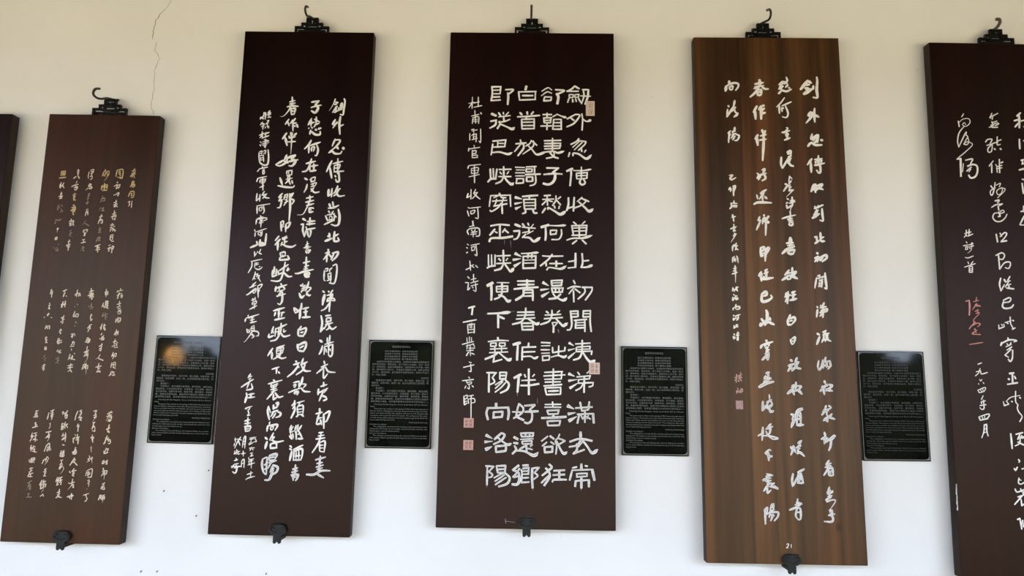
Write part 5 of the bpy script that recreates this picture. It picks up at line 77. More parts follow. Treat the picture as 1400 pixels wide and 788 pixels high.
BRACKETS=[(1,-1.7550,0.9211),(2,-0.9241,0.9623),(3,0.0274,1.0072),(4,1.0230,0.8947)]
CAM_M=[[0.999751, -0.015423, 0.01611], [0.013843, -0.137248, -0.99044], [0.017487, 0.990417, -0.137]]
CAM_F=943.369

# ---------------------------------------------------------------- camera, world, sun, exposure
cam_data = bpy.data.cameras.new('camera')
cam_data.sensor_width = 36.0
cam_data.lens = CAM_F / 1400.0 * 36.0
cam_data.clip_start = 0.05
cam = bpy.data.objects.new('camera', cam_data)
COL.objects.link(cam)
cam.matrix_world = Matrix.Translation((0, -2.8, 1.55)) @ Matrix(CAM_M).to_4x4()
SC.camera = cam

SKY_COLOR = (0.60, 0.705, 0.885)
SKY_STRENGTH = 11.4
SUN_STRENGTH = 25.0
world = bpy.data.worlds.new('sky')
SC.world = world
world.use_nodes = True
wbg = world.node_tree.nodes['Background']
wbg.inputs[0].default_value = (*SKY_COLOR, 1)
wbg.inputs[1].default_value = SKY_STRENGTH

sun_data = bpy.data.lights.new('sun', 'SUN')
sun_data.energy = SUN_STRENGTH
sun_data.angle = math.radians(6)
sun_data.color = (1.0, 0.90, 0.70)
sun = bpy.data.objects.new('sun', sun_data)
sun.rotation_euler = Vector((0.15, -0.55, -1.0)).to_track_quat('-Z', 'Y').to_euler()
sun.location = (0, 4, 9)
COL.objects.link(sun)

SC.view_settings.view_transform = 'Standard'
SC.view_settings.look = 'None'
SC.view_settings.gamma = 1.0
SC.view_settings.use_curve_mapping = False
SC.view_settings.exposure = 0.0

# ---------------------------------------------------------------- materials
def new_mat(name):
    m = bpy.data.materials.new(name)
    m.use_nodes = True
    nt = m.node_tree
    return m, nt, nt.nodes['Principled BSDF']

def simple(name, color, rough=0.6, metal=0.0, spec=0.5, vary=0.0, scale=30.0, bump=0.0):
    m, nt, b = new_mat(name)
    b.inputs['Roughness'].default_value = rough
    b.inputs['Metallic'].default_value = metal
    b.inputs['Specular IOR Level'].default_value = spec
    tc = nt.nodes.new('ShaderNodeTexCoord')
    n = nt.nodes.new('ShaderNodeTexNoise')
    n.inputs['Scale'].default_value = scale
    n.inputs['Detail'].default_value = 5
    nt.links.new(tc.outputs['Object'], n.inputs['Vector'])
    r = nt.nodes.new('ShaderNodeValToRGB')
    r.color_ramp.elements[0].position = 0.3
    r.color_ramp.elements[1].position = 0.7
    r.color_ramp.elements[0].color = (*[c * (1 - vary) for c in color], 1)
    r.color_ramp.elements[1].color = (*[min(1, c * (1 + vary * 0.6)) for c in color], 1)
    nt.links.new(n.outputs['Fac'], r.inputs['Fac'])
    nt.links.new(r.outputs['Color'], b.inputs['Base Color'])
    if bump:
        bp = nt.nodes.new('ShaderNodeBump')
        bp.inputs['Strength'].default_value = bump
        bp.inputs['Distance'].default_value = 0.004
        nt.links.new(n.outputs['Fac'], bp.inputs['Height'])
        nt.links.new(bp.outputs['Normal'], b.inputs['Normal'])
    return m

def wood(name, dark, light, rough=0.38, plank=None, contrast=1.0, seed=0.0, spec=0.2, tint=(1.0, 0.70, 0.62), fine=0.5, blotch=None, knots=False):
    """Upright grain: noise stretched along the board's height, broad board-to-board bands, fine pores."""
    m, nt, b = new_mat(name)
    N, Lk = nt.nodes, nt.links
    tc = N.new('ShaderNodeTexCoord')
    mp = N.new('ShaderNodeMapping')
    mp.inputs['Location'].default_value = (seed, seed * 0.7, seed * 0.3)
    mp.inputs['Scale'].default_value = (34, 34, 1.1)
    Lk.new(tc.outputs['Object'], mp.inputs['Vector'])
    n1 = N.new('ShaderNodeTexNoise'); n1.inputs['Scale'].default_value = 1.0
    n1.inputs['Detail'].default_value = 8; n1.inputs['Roughness'].default_value = 0.62
    n1.inputs['Distortion'].default_value = 0.35
    Lk.new(mp.outputs['Vector'], n1.inputs['Vector'])
    mp2 = N.new('ShaderNodeMapping')
    mp2.inputs['Location'].default_value = (seed * 1.3, 0, seed)
    mp2.inputs['Scale'].default_value = (6.5, 6.5, 0.45)
    Lk.new(tc.outputs['Object'], mp2.inputs['Vector'])
    n2 = N.new('ShaderNodeTexNoise'); n2.inputs['Scale'].default_value = 1.0
    n2.inputs['Detail'].default_value = 3
    Lk.new(mp2.outputs['Vector'], n2.inputs['Vector'])
    mix = N.new('ShaderNodeMath'); mix.operation = 'MULTIPLY_ADD'
    mix.inputs[1].default_value = fine
    Lk.new(n1.outputs['Fac'], mix.inputs[0])
    half = N.new('ShaderNodeMath'); half.operation = 'MULTIPLY'; half.inputs[1].default_value = 1.0 - fine
    Lk.new(n2.outputs['Fac'], half.inputs[0])
    Lk.new(half.outputs[0], mix.inputs[2])
    ramp = N.new('ShaderNodeValToRGB')
    ramp.color_ramp.elements[0].position = 0.5 - 0.17 / contrast
    ramp.color_ramp.elements[1].position = 0.5 + 0.17 / contrast
    ramp.color_ramp.elements[0].color = (*dark, 1)
    ramp.color_ramp.elements[1].color = (*light, 1)
    Lk.new(mix.outputs[0], ramp.inputs['Fac'])
    out = ramp.outputs['Color']
    if blotch:
        n3 = N.new('ShaderNodeTexNoise'); n3.inputs['Scale'].default_value = 4.5
        n3.inputs['Detail'].default_value = 4; n3.inputs['Distortion'].default_value = 0.6
        mp3 = N.new('ShaderNodeMapping'); mp3.inputs['Scale'].default_value = (1.0, 1.0, 0.45)
        mp3.inputs['Location'].default_value = (seed, seed, seed * 2)
        Lk.new(tc.outputs['Object'], mp3.inputs['Vector']); Lk.new(mp3.outputs['Vector'], n3.inputs['Vector'])
        r3 = N.new('ShaderNodeValToRGB')
        r3.color_ramp.elements[0].position = 0.40; r3.color_ramp.elements[1].position = 0.62
        r3.color_ramp.elements[0].color = (*blotch[0], 1); r3.color_ramp.elements[1].color = (*blotch[1], 1)
        Lk.new(n3.outputs['Fac'], r3.inputs['Fac'])
        m3 = N.new('ShaderNodeMix'); m3.data_type = 'RGBA'; m3.blend_type = 'MULTIPLY'; m3.inputs['Factor'].default_value = 1.0
        Lk.new(out, m3.inputs[6]); Lk.new(r3.outputs['Color'], m3.inputs[7])
        out = m3.outputs[2]
    if knots:
        vo = N.new('ShaderNodeTexVoronoi'); vo.inputs['Scale'].default_value = 4.2
        mpk = N.new('ShaderNodeMapping'); mpk.inputs['Scale'].default_value = (1.25, 1.25, 0.8)
        Lk.new(tc.outputs['Object'], mpk.inputs['Vector']); Lk.new(mpk.outputs['Vector'], vo.inputs['Vector'])
        rk = N.new('ShaderNodeValToRGB')
        rk.color_ramp.elements[0].position = 0.03; rk.color_ramp.elements[1].position = 0.075
        rk.color_ramp.elements[0].color = (0.35, 0.30, 0.28, 1); rk.color_ramp.elements[1].color = (1, 1, 1, 1)
        Lk.new(vo.outputs['Distance'], rk.inputs['Fac'])
        mk = N.new('ShaderNodeMix'); mk.data_type = 'RGBA'; mk.blend_type = 'MULTIPLY'; mk.inputs['Factor'].default_value = 1.0
        Lk.new(out, mk.inputs[6]); Lk.new(rk.outputs['Color'], mk.inputs[7])
        out = mk.outputs[2]
    if plank:
        sep = N.new('ShaderNodeSeparateXYZ')
        Lk.new(tc.outputs['Object'], sep.inputs[0])
        mr = N.new('ShaderNodeMapRange')
        mr.inputs['From Min'].default_value = plank[0]
        mr.inputs['From Max'].default_value = plank[1]
        wob = N.new('ShaderNodeMath'); wob.operation = 'MULTIPLY_ADD'; wob.inputs[1].default_value = 0.02
        Lk.new(n2.outputs['Fac'], wob.inputs[0]); Lk.new(sep.outputs['X'], wob.inputs[2])
        Lk.new(wob.outputs[0], mr.inputs['Value'])
        pr = N.new('ShaderNodeValToRGB')
        els = pr.color_ramp.elements
        stops = plank[2]
        els[0].position = stops[0][0]; els[0].color = (stops[0][1],) * 3 + (1,)
        els[1].position = stops[-1][0]; els[1].color = (stops[-1][1],) * 3 + (1,)
        for p, g in stops[1:-1]:
            e = els.new(p); e.color = (g, g, g, 1)
        Lk.new(mr.outputs[0], pr.inputs['Fac'])
        mx = N.new('ShaderNodeMix'); mx.data_type = 'RGBA'; mx.blend_type = 'MULTIPLY'
        mx.inputs['Factor'].default_value = 1.0
        Lk.new(out, mx.inputs[6]); Lk.new(pr.outputs['Color'], mx.inputs[7])
        out = mx.outputs[2]
    Lk.new(out, b.inputs['Base Color'])
    b.inputs['Specular IOR Level'].default_value = spec
    b.inputs['Specular Tint'].default_value = (*tint, 1)
    rr = N.new('ShaderNodeMapRange')
    rr.inputs['To Min'].default_value = rough - 0.08
    rr.inputs['To Max'].default_value = rough + 0.10
    Lk.new(n2.outputs['Fac'], rr.inputs['Value'])
    Lk.new(rr.outputs[0], b.inputs['Roughness'])
    bp = N.new('ShaderNodeBump'); bp.inputs['Strength'].default_value = 0.12
    bp.inputs['Distance'].default_value = 0.002
    Lk.new(n1.outputs['Fac'], bp.inputs['Height'])
    Lk.new(bp.outputs['Normal'], b.inputs['Normal'])
    return m

def plaster():
    m, nt, b = new_mat('lime_plaster')
    N, Lk = nt.nodes, nt.links
    tc = N.new('ShaderNodeTexCoord')
    n = N.new('ShaderNodeTexNoise'); n.inputs['Scale'].default_value = 1.6; n.inputs['Detail'].default_value = 7
    Lk.new(tc.outputs['Object'], n.inputs['Vector'])
    r = N.new('ShaderNodeValToRGB')
    r.color_ramp.elements[0].position = 0.25; r.color_ramp.elements[1].position = 0.75
    r.color_ramp.elements[0].color = (0.80, 0.785, 0.765, 1)
    r.color_ramp.elements[1].color = (0.87, 0.86, 0.845, 1)
    Lk.new(n.outputs['Fac'], r.inputs['Fac'])
    # small scuffs and handling marks
    v = N.new('ShaderNodeTexNoise'); v.inputs['Scale'].default_value = 14; v.inputs['Detail'].default_value = 6
    v.inputs['Roughness'].default_value = 0.7
    Lk.new(tc.outputs['Object'], v.inputs['Vector'])
    r2 = N.new('ShaderNodeValToRGB')
    r2.color_ramp.elements[0].position = 0.27; r2.color_ramp.elements[1].position = 0.36
    r2.color_ramp.elements[0].color = (0.90, 0.90, 0.90, 1); r2.color_ramp.elements[1].color = (1, 1, 1, 1)
    Lk.new(v.outputs['Fac'], r2.inputs['Fac'])
    mx = N.new('ShaderNodeMix'); mx.data_type = 'RGBA'; mx.blend_type = 'MULTIPLY'; mx.inputs['Factor'].default_value = 1
    Lk.new(r.outputs['Color'], mx.inputs[6]); Lk.new(r2.outputs['Color'], mx.inputs[7])
    Lk.new(mx.outputs[2], b.inputs['Base Color'])
    b.inputs['Roughness'].default_value = 0.9
    b.inputs['Specular IOR Level'].default_value = 0.15
    f = N.new('ShaderNodeTexNoise'); f.inputs['Scale'].default_value = 60; f.inputs['Detail'].default_value = 4
    Lk.new(tc.outputs['Object'], f.inputs['Vector'])
    bp = N.new('ShaderNodeBump'); bp.inputs['Strength'].default_value = 0.10; bp.inputs['Distance'].default_value = 0.003
    Lk.new(f.outputs['Fac'], bp.inputs['Height'])
    Lk.new(bp.outputs['Normal'], b.inputs['Normal'])
    return m

M = {}
M['plaster'] = plaster()
M['crack'] = simple('crack_shadow', (0.22, 0.19, 0.15), 0.95, vary=0.3, scale=40)
M['maroon'] = wood('maroon_lacquer', (0.0034, 0.0006, 0.0005), (0.0080, 0.0017, 0.0015), 0.38, seed=1.0, spec=0.36, tint=(1.0, 0.76, 0.74), blotch=((1.15, 0.8, 0.8), (0.9, 1.1, 1.15)))
M['maroon_dark'] = wood('deep_maroon_lacquer', (0.0034, 0.0009, 0.0007), (0.0082, 0.0024, 0.0020), 0.37, seed=4.2, spec=0.27, tint=(1.0, 0.74, 0.70))
M['red_brown'] = wood('red_brown_lacquer', (0.013, 0.0050, 0.0026), (0.042, 0.0175, 0.0095), 0.42, spec=0.36, tint=(1.0,0.76,0.58), seed=7.7, contrast=1.1, fine=0.4, blotch=((1.15, 0.75, 0.62), (0.85, 1.05, 1.05)))
M['brown_planks'] = wood('brown_planks', (0.0095, 0.0030, 0.0010), (0.108, 0.044, 0.0150), 0.46, spec=0.52, tint=(1.0,0.78,0.60), seed=2.4, contrast=1.25, fine=0.42, knots=True, blotch=((1.05, 0.95, 0.85), (0.95, 1.05, 1.05)),
    plank=(-0.302, 0.302, [(0.0, 0.9), (0.05, 1.3), (0.10, 0.62), (0.22, 0.55), (0.30, 0.8), (0.325, 0.42), (0.338, 1.5), (0.40, 1.15), (0.50, 1.3), (0.58, 0.9),
                           (0.625, 0.32), (0.66, 0.8), (0.75, 1.15), (0.83, 0.95), (0.87, 0.55), (0.905, 1.3), (0.95, 0.8), (1.0, 1.0)]))
M['umber'] = wood('umber_lacquer', (0.0055, 0.0018, 0.0010), (0.0135, 0.0052, 0.0028), 0.40, spec=0.26, seed=9.1, fine=0.4, blotch=((1.1, 0.85, 0.8), (0.85, 1.0, 1.0)))
M['edge'] = wood('dark_edge', (0.012, 0.0085, 0.006), (0.030, 0.022, 0.016), 0.55, seed=3.3, spec=0.2)
M['white_paint'] = simple('white_paint', (0.86, 0.84, 0.80), 0.6, vary=0.10, scale=60)
M['worn_white'] = simple('worn_white', (0.60, 0.59, 0.60), 0.7, vary=0.35, scale=90)
M['cream_paint'] = simple('cream_paint', (0.66, 0.57, 0.44), 0.6, vary=0.25, scale=120)
M['gilt_paint'] = simple('gilt_paint', (0.52, 0.38, 0.17), 0.5, vary=0.25, scale=120)
M['worn_paint'] = simple('worn_paint', (0.26, 0.20, 0.14), 0.7, vary=0.45, scale=160)
M['grey_chalk'] = simple('grey_chalk', (0.22, 0.19, 0.20), 0.8, vary=0.3, scale=90)
M['pink_paint'] = simple('pink_paint', (0.62, 0.25, 0.22), 0.6, vary=0.3, scale=60)
M['rose_paint'] = simple('rose_paint', (0.50, 0.30, 0.28), 0.7, vary=0.35, scale=120)
M['seal_ivory'] = simple('seal_ivory', (0.66, 0.52, 0.42), 0.6, vary=0.2, scale=200)
M['seal_pale'] = simple('seal_pale', (0.66, 0.48, 0.43), 0.6, vary=0.2, scale=200)
M['seal_red'] = simple('seal_red', (0.55, 0.30, 0.26), 0.6, vary=0.25, scale=200)
M['seal_rose'] = simple('seal_rose', (0.42, 0.27, 0.26), 0.7, vary=0.25, scale=200)
M['seal_ink'] = simple('seal_ink', (0.16, 0.06, 0.04), 0.6, vary=0.3, scale=90)
M['iron'] = simple('black_iron', (0.006, 0.0055, 0.005), 0.5, 0.0, spec=0.3, vary=0.4, scale=90, bump=0.3)
M['bracket_iron'] = simple('grey_iron', (0.011, 0.0125, 0.013), 0.55, 0.0, spec=0.3, vary=0.4, scale=70, bump=0.4)
M['hook_iron'] = simple('rusty_hook', (0.035, 0.026, 0.020), 0.42, 0.3, vary=0.4, scale=120, bump=0.2)
M['hook_brown'] = simple('brown_hook', (0.10, 0.075, 0.055), 0.5, 0.2, vary=0.3, scale=120, bump=0.2)
M['nail'] = simple('nail_rust', (0.05, 0.04, 0.035), 0.6, 0.3, vary=0.3, scale=200)
M['black_gloss'] = simple('black_acrylic', (0.0035, 0.0035, 0.004), 0.05, spec=0.32, vary=0.1, scale=4)
M['plaque_edge'] = simple('plaque_edge', (0.010, 0.010, 0.011), 0.25, vary=0.1, scale=4)
M['plaque_border'] = simple('plaque_border', (0.105, 0.105, 0.11), 0.35, vary=0.25, scale=60)
M['plaque_text'] = simple('plaque_text', (0.115, 0.115, 0.115), 0.5, vary=0.15, scale=60)
M['plaque_text_dim'] = simple('plaque_text_dim', (0.024, 0.025, 0.025), 0.5, vary=0.2, scale=60)
M['paving'] = simple('tile_paving', (0.12, 0.10, 0.075), 0.85, vary=0.2, scale=3, bump=0.2)
M['courtyard'] = simple('courtyard_gravel', (0.60, 0.49, 0.30), 0.9, vary=0.2, scale=6, bump=0.2)
M['ceiling_wood'] = wood('ceiling_wood', (0.030, 0.017, 0.008), (0.055, 0.032, 0.016), 0.75, seed=5.0)
M['timber'] = wood('red_timber', (0.05, 0.018, 0.012), (0.09, 0.035, 0.022), 0.55, seed=6.0)
M['foliage'] = simple('foliage', (0.016, 0.024, 0.008), 0.8, spec=0.1, vary=0.5, scale=5, bump=0.5)
M['bark'] = simple('bark', (0.06, 0.045, 0.03), 0.9, vary=0.4, scale=12, bump=0.5)
lm, lnt, lb = new_mat('lamp_glow')
lb.inputs['Base Color'].default_value = (0.9, 0.5, 0.15, 1)
lb.inputs['Emission Color'].default_value = (1.0, 0.46, 0.10, 1)
lb.inputs['Emission Strength'].default_value = 14.0
M['lamp_glow'] = lm

# ---------------------------------------------------------------- helpers
def obj(name, bm, mats, parent=None, smooth=False):
    me = bpy.data.meshes.new(name)
    bm.normal_update()
    bm.to_mesh(me); bm.free()
    if not isinstance(mats, (list, tuple)): mats = [mats]
    for m in mats: me.materials.append(m)
    if smooth:
        for p in me.polygons: p.use_smooth = True
    o = bpy.data.objects.new(name, me)
    COL.objects.link(o)
    if parent is not None: o.parent = parent
    return o

def tag(o, label, cat, group=None):
    o['label'] = label; o['category'] = cat
    if group: o['group'] = group
    return o

def thing(name, label, cat, loc=(0, 0, 0), rot=(0, 0, 0), group=None):
    o = bpy.data.objects.new(name, None); COL.objects.link(o)
    o.location = loc; o.rotation_euler = rot
    o.empty_display_size = 0.1
    return tag(o, label, cat, group)

def struct(name, bm, m):
    o = obj(name, bm, m); o['kind'] = 'structure'; return o

def add_box(bm, c, s, bevel=0.0, seg=2):
    r = bmesh.ops.create_cube(bm, size=1.0)
    vs = r['verts']
    for v in vs:
        v.co = Vector((v.co.x * s[0] + c[0], v.co.y * s[1] + c[1], v.co.z * s[2] + c[2]))
    if bevel:
        es = list({e for v in vs for e in v.link_edges})
        bmesh.ops.bevel(bm, geom=es, offset=bevel, segments=seg, affect='EDGES', profile=0.6)

def add_prism(bm, pts, y0, y1):
    """Outline in x, z swept from y0 (front) to y1 (back)."""
    a = [bm.verts.new((x, y0, z)) for x, z in pts]
    b = [bm.verts.new((x, y1, z)) for x, z in pts]
    bm.faces.new(a); bm.faces.new(list(reversed(b)))
    n = len(pts)
    for i in range(n):
        j = (i + 1) % n
        bm.faces.new((a[j], a[i], b[i], b[j]))

def add_bar(bm, p, q, w, y0, y1):
    """A straight bar of width w in the x, z plane."""
    d = Vector((q[0] - p[0], q[1] - p[1])); d.normalize()
    n = Vector((-d.y, d.x)) * (w / 2); e = d * (w / 2)
    add_prism(bm, [(p[0] - e.x + n.x, p[1] - e.y + n.y), (p[0] - e.x - n.x, p[1] - e.y - n.y),
                   (q[0] + e.x - n.x, q[1] + e.y - n.y), (q[0] + e.x + n.x, q[1] + e.y + n.y)], y0, y1)

def catmull(pts, n=8):
    P = [Vector(p) for p in pts]
    if len(P) < 3:
        return [P[0].lerp(P[-1], i / n) for i in range(n + 1)]
    P = [P[0] * 2 - P[1]] + P + [P[-1] * 2 - P[-2]]
    out = []
    for i in range(1, len(P) - 2):
        a, b, c, d = P[i - 1], P[i], P[i + 1], P[i + 2]
        for k in range(n):
            t = k / n
            out.append(0.5 * ((2 * b) + (c - a) * t + (2 * a - 5 * b + 4 * c - d) * t * t + (3 * b - a - 3 * c + d) * t ** 3))
    out.append(P[-2].copy())
    return out

def add_tube(bm, pts, radii, seg=10):
    P = [Vector(p) for p in pts]; rings = []
    up = Vector((1, 0, 0))
    for i, p in enumerate(P):
        d = (P[min(i + 1, len(P) - 1)] - P[max(i - 1, 0)]).normalized()
        u = (up - d * up.dot(d)).normalized(); w = d.cross(u)
        r = radii[i] if isinstance(radii, (list, tuple)) else radii
        rings.append([bm.verts.new(p + (u * math.cos(2 * math.pi * k / seg) + w * math.sin(2 * math.pi * k / seg)) * r) for k in range(seg)])
    for a, b in zip(rings, rings[1:]):
        for k in range(seg):
            bm.faces.new((a[k], a[(k + 1) % seg], b[(k + 1) % seg], b[k]))
    bm.faces.new(list(reversed(rings[0]))); bm.faces.new(rings[-1])

# brush strokes: a tapering ribbon with rounded ends and sloping shoulders, standing 0.7 mm proud
def add_stroke(bm, style, hw, pts, y, idx=0, mi=0, worn=False):
    """pts in metres (x, z) on the face y; hw half width in metres."""
    n = 7 if len(pts) > 2 else 9
    C = catmull([(p[0], p[1]) for p in pts], n)
    # drop repeated points
    C = [c for i, c in enumerate(C) if i == 0 or (c - C[i - 1]).length > 1e-6]
    if len(C) < 2: return
    L = [0.0]
    for a, b in zip(C, C[1:]): L.append(L[-1] + (b - a).length)
    T = L[-1]
    rnd = random.Random(int(hw * 1e7) + len(pts) * 131 + int(pts[0][0] * 1e5))
    ph = rnd.random() * 6.28; am = 0.07
    def prof(t):
        s = 1 + am * math.sin(ph + 5.5 * t)
        if style == 'b':
            if t < 0.55: k = 0.72 + 0.22 * t
            elif t < 0.84: k = 0.84 + 0.46 * math.sin((t - 0.55) / 0.29 * math.pi / 2)
            else: k = 1.30 * (1 - ((t - 0.84) / 0.16) ** 1.4) + 0.12
        elif style == 'r': k = 0.72 + 0.44 * math.sin(math.pi * min(1.0, t * 1.15)) ** 0.8 if t < 0.8 else 0.94 - 1.6 * (t - 0.8)
        elif style == 'd': k = 1.08 - 0.80 * t ** 1.2
        elif style == 't': k = 1.0 - 0.78 * t ** 1.1
        else: k = 0.90 + 0.14 * math.sin(math.pi * t)
        return hw * k * s
    secs = []
    d0 = (C[1] - C[0]).normalized(); d1 = (C[-1] - C[-2]).normalized()
    w0, w1 = prof(0), prof(1)
    ext0 = min(w0 * 0.55, T * 0.3); ext1 = min(w1 * 0.55, T * 0.3)
    for a in (1.0, 0.72, 0.38):
        secs.append((C[0] - d0 * ext0 * a, d0, w0 * math.sqrt(max(0.0, 1 - a * a)) + w0 * 0.12))
    for i, c in enumerate(C):
        d = (C[min(i + 1, len(C) - 1)] - C[max(i - 1, 0)])
        d = d.normalized() if d.length > 1e-9 else d0
        secs.append((c, d, prof(L[i] / T)))
    for a in (0.38, 0.72, 1.0):
        secs.append((C[-1] + d1 * ext1 * a, d1, w1 * math.sqrt(max(0.0, 1 - a * a)) + w1 * 0.12))
    h = 0.0007 + (idx % 23) * 0.000012
    rows = []
    for c, d, w in secs:
        nrm = Vector((-d.y, d.x))
        wi = max(w - 0.0005, w * 0.55) if not worn else w * 0.46
        rows.append([bm.verts.new((c.x + nrm.x * s, yy, c.y + nrm.y * s)) for s, yy in
                     ((w, y + 0.0002), (wi, y - h), (-wi, y - h), (-w, y + 0.0002))])
    for a, b in zip(rows, rows[1:]):
        for k in range(3):
            f = bm.faces.new((a[k], b[k], b[k + 1], a[k + 1])); f.material_index = 1 if worn and k == 1 else mi
    for r in (rows[0], list(reversed(rows[-1]))):
        f = bm.faces.new(r); f.material_index = mi

WEIGHT = {1: 1.0, 2: 1.0, 3: 0.88, 4: 1.06, 5: 0.95}
BRUSHY = (2, 4)
WORN_WIDEN = 1.18
WORN_BELOW = {2: 0.30, 3: 0.47, 4: 0.80}          # board height under which the paint has gone from the middle of the cuts
def strokes_of(bm, data, y, k=1.0, worn_below=0.0, brushy=False):
    for i, s in enumerate(data.split(';')):
        head, *pp = s.split()
        pts = [tuple(float(v) / 5000.0 for v in p.split(',')) for p in pp]
        wn = sum(p[1] for p in pts) / len(pts) < worn_below and float(head[1:]) > 2.0
        add_stroke(bm, 'r' if brushy and head[0] == 'n' else head[0], (k * WORN_WIDEN if wn else k) * float(head[1:]) / 1000.0, pts, y, i, 0, wn)

# printed characters from Blender's own built-in typeface, turned into flat mesh
_glyph_cache = {}
def text_mesh(body, weight=0.0, res=2):
    key = (body, weight, res)
    if key in _glyph_cache: return _glyph_cache[key]
    cu = bpy.data.curves.new('lettering', 'FONT')
    cu.body = body; cu.size = 1.0; cu.resolution_u = res; cu.offset = weight
    o = bpy.data.objects.new('lettering', cu); COL.objects.link(o)
    dg = bpy.context.evaluated_depsgraph_get()
    me = o.evaluated_get(dg).to_mesh()
    V = [(v.co.x, v.co.y) for v in me.vertices]
    F = [tuple(p.vertices) for p in me.polygons]
    o.evaluated_get(dg).to_mesh_clear()
    bpy.data.objects.remove(o); bpy.data.curves.remove(cu)
    _glyph_cache[key] = (V, F)
    return V, F

def add_text(bm, body, x, z, size, y, weight=0.0, fit=None, align='l', shear=0.0, rot=0.0, center=False, mi=0, squash=1.0, bend=0.0):
    V, F = text_mesh(body, weight)
    if not V: return
    x0 = min(v[0] for v in V); x1 = max(v[0] for v in V)
    y0 = min(v[1] for v in V); y1 = max(v[1] for v in V)
    s = size
    sx = s * squash
    if fit: sx = fit / max(1e-6, (x1 - x0)) if align == 'f' else min(sx, fit / (x1 - x0))
    ox = -x0
    if align == 'c' or center: ox = -(x0 + x1) / 2
    if align == 'r': ox = -x1
    oy = -(y0 + y1) / 2 if center else 0.0
    ca, sa = math.cos(rot), math.sin(rot)
    vs = []
    for vx, vy in V:
        px, pz = (vx + ox) * sx, (vy + oy) * s
        px += pz * shear
        if bend:
            px += bend * math.sin(pz / s * 5.0 + vx * 3) * s
            pz += bend * math.sin(px / s * 6.0 + vy * 2) * s
        vs.append(bm.verts.new((x + px * ca - pz * sa, y, z + px * sa + pz * ca)))
    for f in F:
        idx = list(f)
        a, b, c = [Vector((V[i][0], V[i][1])) for i in idx[:3]]
        try:
            nf = bm.faces.new([vs[i] for i in idx]); nf.material_index = mi
        except ValueError:
            pass

# ---------------------------------------------------------------- the setting
bm = bmesh.new(); add_box(bm, (0, 0.15, 2.15), (13, 0.30, 4.3))
wall = struct('wall_back', bm, M['plaster'])
bm = bmesh.new()
for c in CRACKS:
    pts = []
    for a, b in zip(c, c[1:]):
        for k in range(5):
            t = k / 5
            pts.append((a[0] + (b[0] - a[0]) * t + random.uniform(-.0035, .0035), a[1] + (b[1] - a[1]) * t))
    pts.append(c[-1])
    for k, (a, b) in enumerate(zip(pts, pts[1:])):
        w = 0.0011 + 0.0009 * random.random() + (0.0014 if 6 < k < 24 and c is CRACKS[0] else 0)
        d = Vector((b[0] - a[0], b[1] - a[1])).normalized()
        q = [(a[0] - w / 2, a[1] + .0005), (a[0] + w / 2, a[1] + .0005), (b[0] + w / 2, b[1] - .0005), (b[0] - w / 2, b[1] - .0005)]
        bm.faces.new([bm.verts.new((x, -0.0006, z)) for x, z in q])
ck = obj('wall_crack', bm, M['crack'], wall); ck['label'] = 'hairline crack in the plaster'

bm = bmesh.new(); add_box(bm, (0, -1.95, -0.05), (13, 3.9, 0.10)); struct('floor', bm, M['paving'])
bm = bmesh.new(); add_box(bm, (0, -10.9, -0.25), (40, 14, 0.10)); struct('ground', bm, M['courtyard'])
bm = bmesh.new()
add_prism(bm, [(-6.5, 0), (6.5, 0), (6.5, 0.12), (-6.5, 0.12)], -4.15, 0.0)
for v in bm.verts: v.co.z += 4.25 + 0.345 * v.co.y
struct('ceiling', bm, M['ceiling_wood'])
bm = bmesh.new()
for i in range(27):
    x = -6.25 + i * 0.48
    add_prism(bm, [(x, -0.09), (x + 0.09, -0.09), (x + 0.09, 0.01), (x, 0.01)], -4.12, -0.002)
for v in bm.verts: v.co.z += 4.235 + 0.345 * v.co.y
o = struct('trim_1', bm, M['timber']); o['label'] = 'rafters under the eave'
bm = bmesh.new(); add_box(bm, (0, -3.55, 2.93), (13, 0.16, 0.36), 0.02)
o = struct('trim_2', bm, M['timber']); o['label'] = 'eave beam'
for nm, x in (('light_stop_left', -6.3), ('light_stop_right', 5.6)):  # unseen end walls, added to keep grazing skylight off the boards
    bm = bmesh.new()
    add_box(bm, (x, -1.86, 1.6), (0.12, 3.55, 3.2))
    for q in range(8):
        add_box(bm, (x, -0.28 - q * 0.46, 1.6), (0.17, 0.06, 3.0), 0.01, 1)
    for zz in (0.12, 1.1, 2.55):
        add_box(bm, (x, -1.86, zz), (0.18, 3.5, 0.09), 0.01, 1)
    struct(nm, bm, M['timber'])
for i, x in enumerate((-6.3, 5.6)):
    bm = bmesh.new()
    add_tube(bm, [(x, -3.77, 0.16), (x, -3.77, 1.5), (x, -3.77, 2.75)], 0.12, 20)
    add_tube(bm, [(x, -3.77, 0.0), (x, -3.77, 0.07), (x, -3.77, 0.16)], [0.17, 0.18, 0.14], 20)
    struct('column_%d' % (i + 1), bm, M['timber'])

# ---------------------------------------------------------------- calligraphy boards
TH = 0.044
def add_board_panel(w, h):
    bm = bmesh.new()
    add_box(bm, (0, -TH / 2, h / 2), (w, TH, h), 0.0035, 2)
    return bm

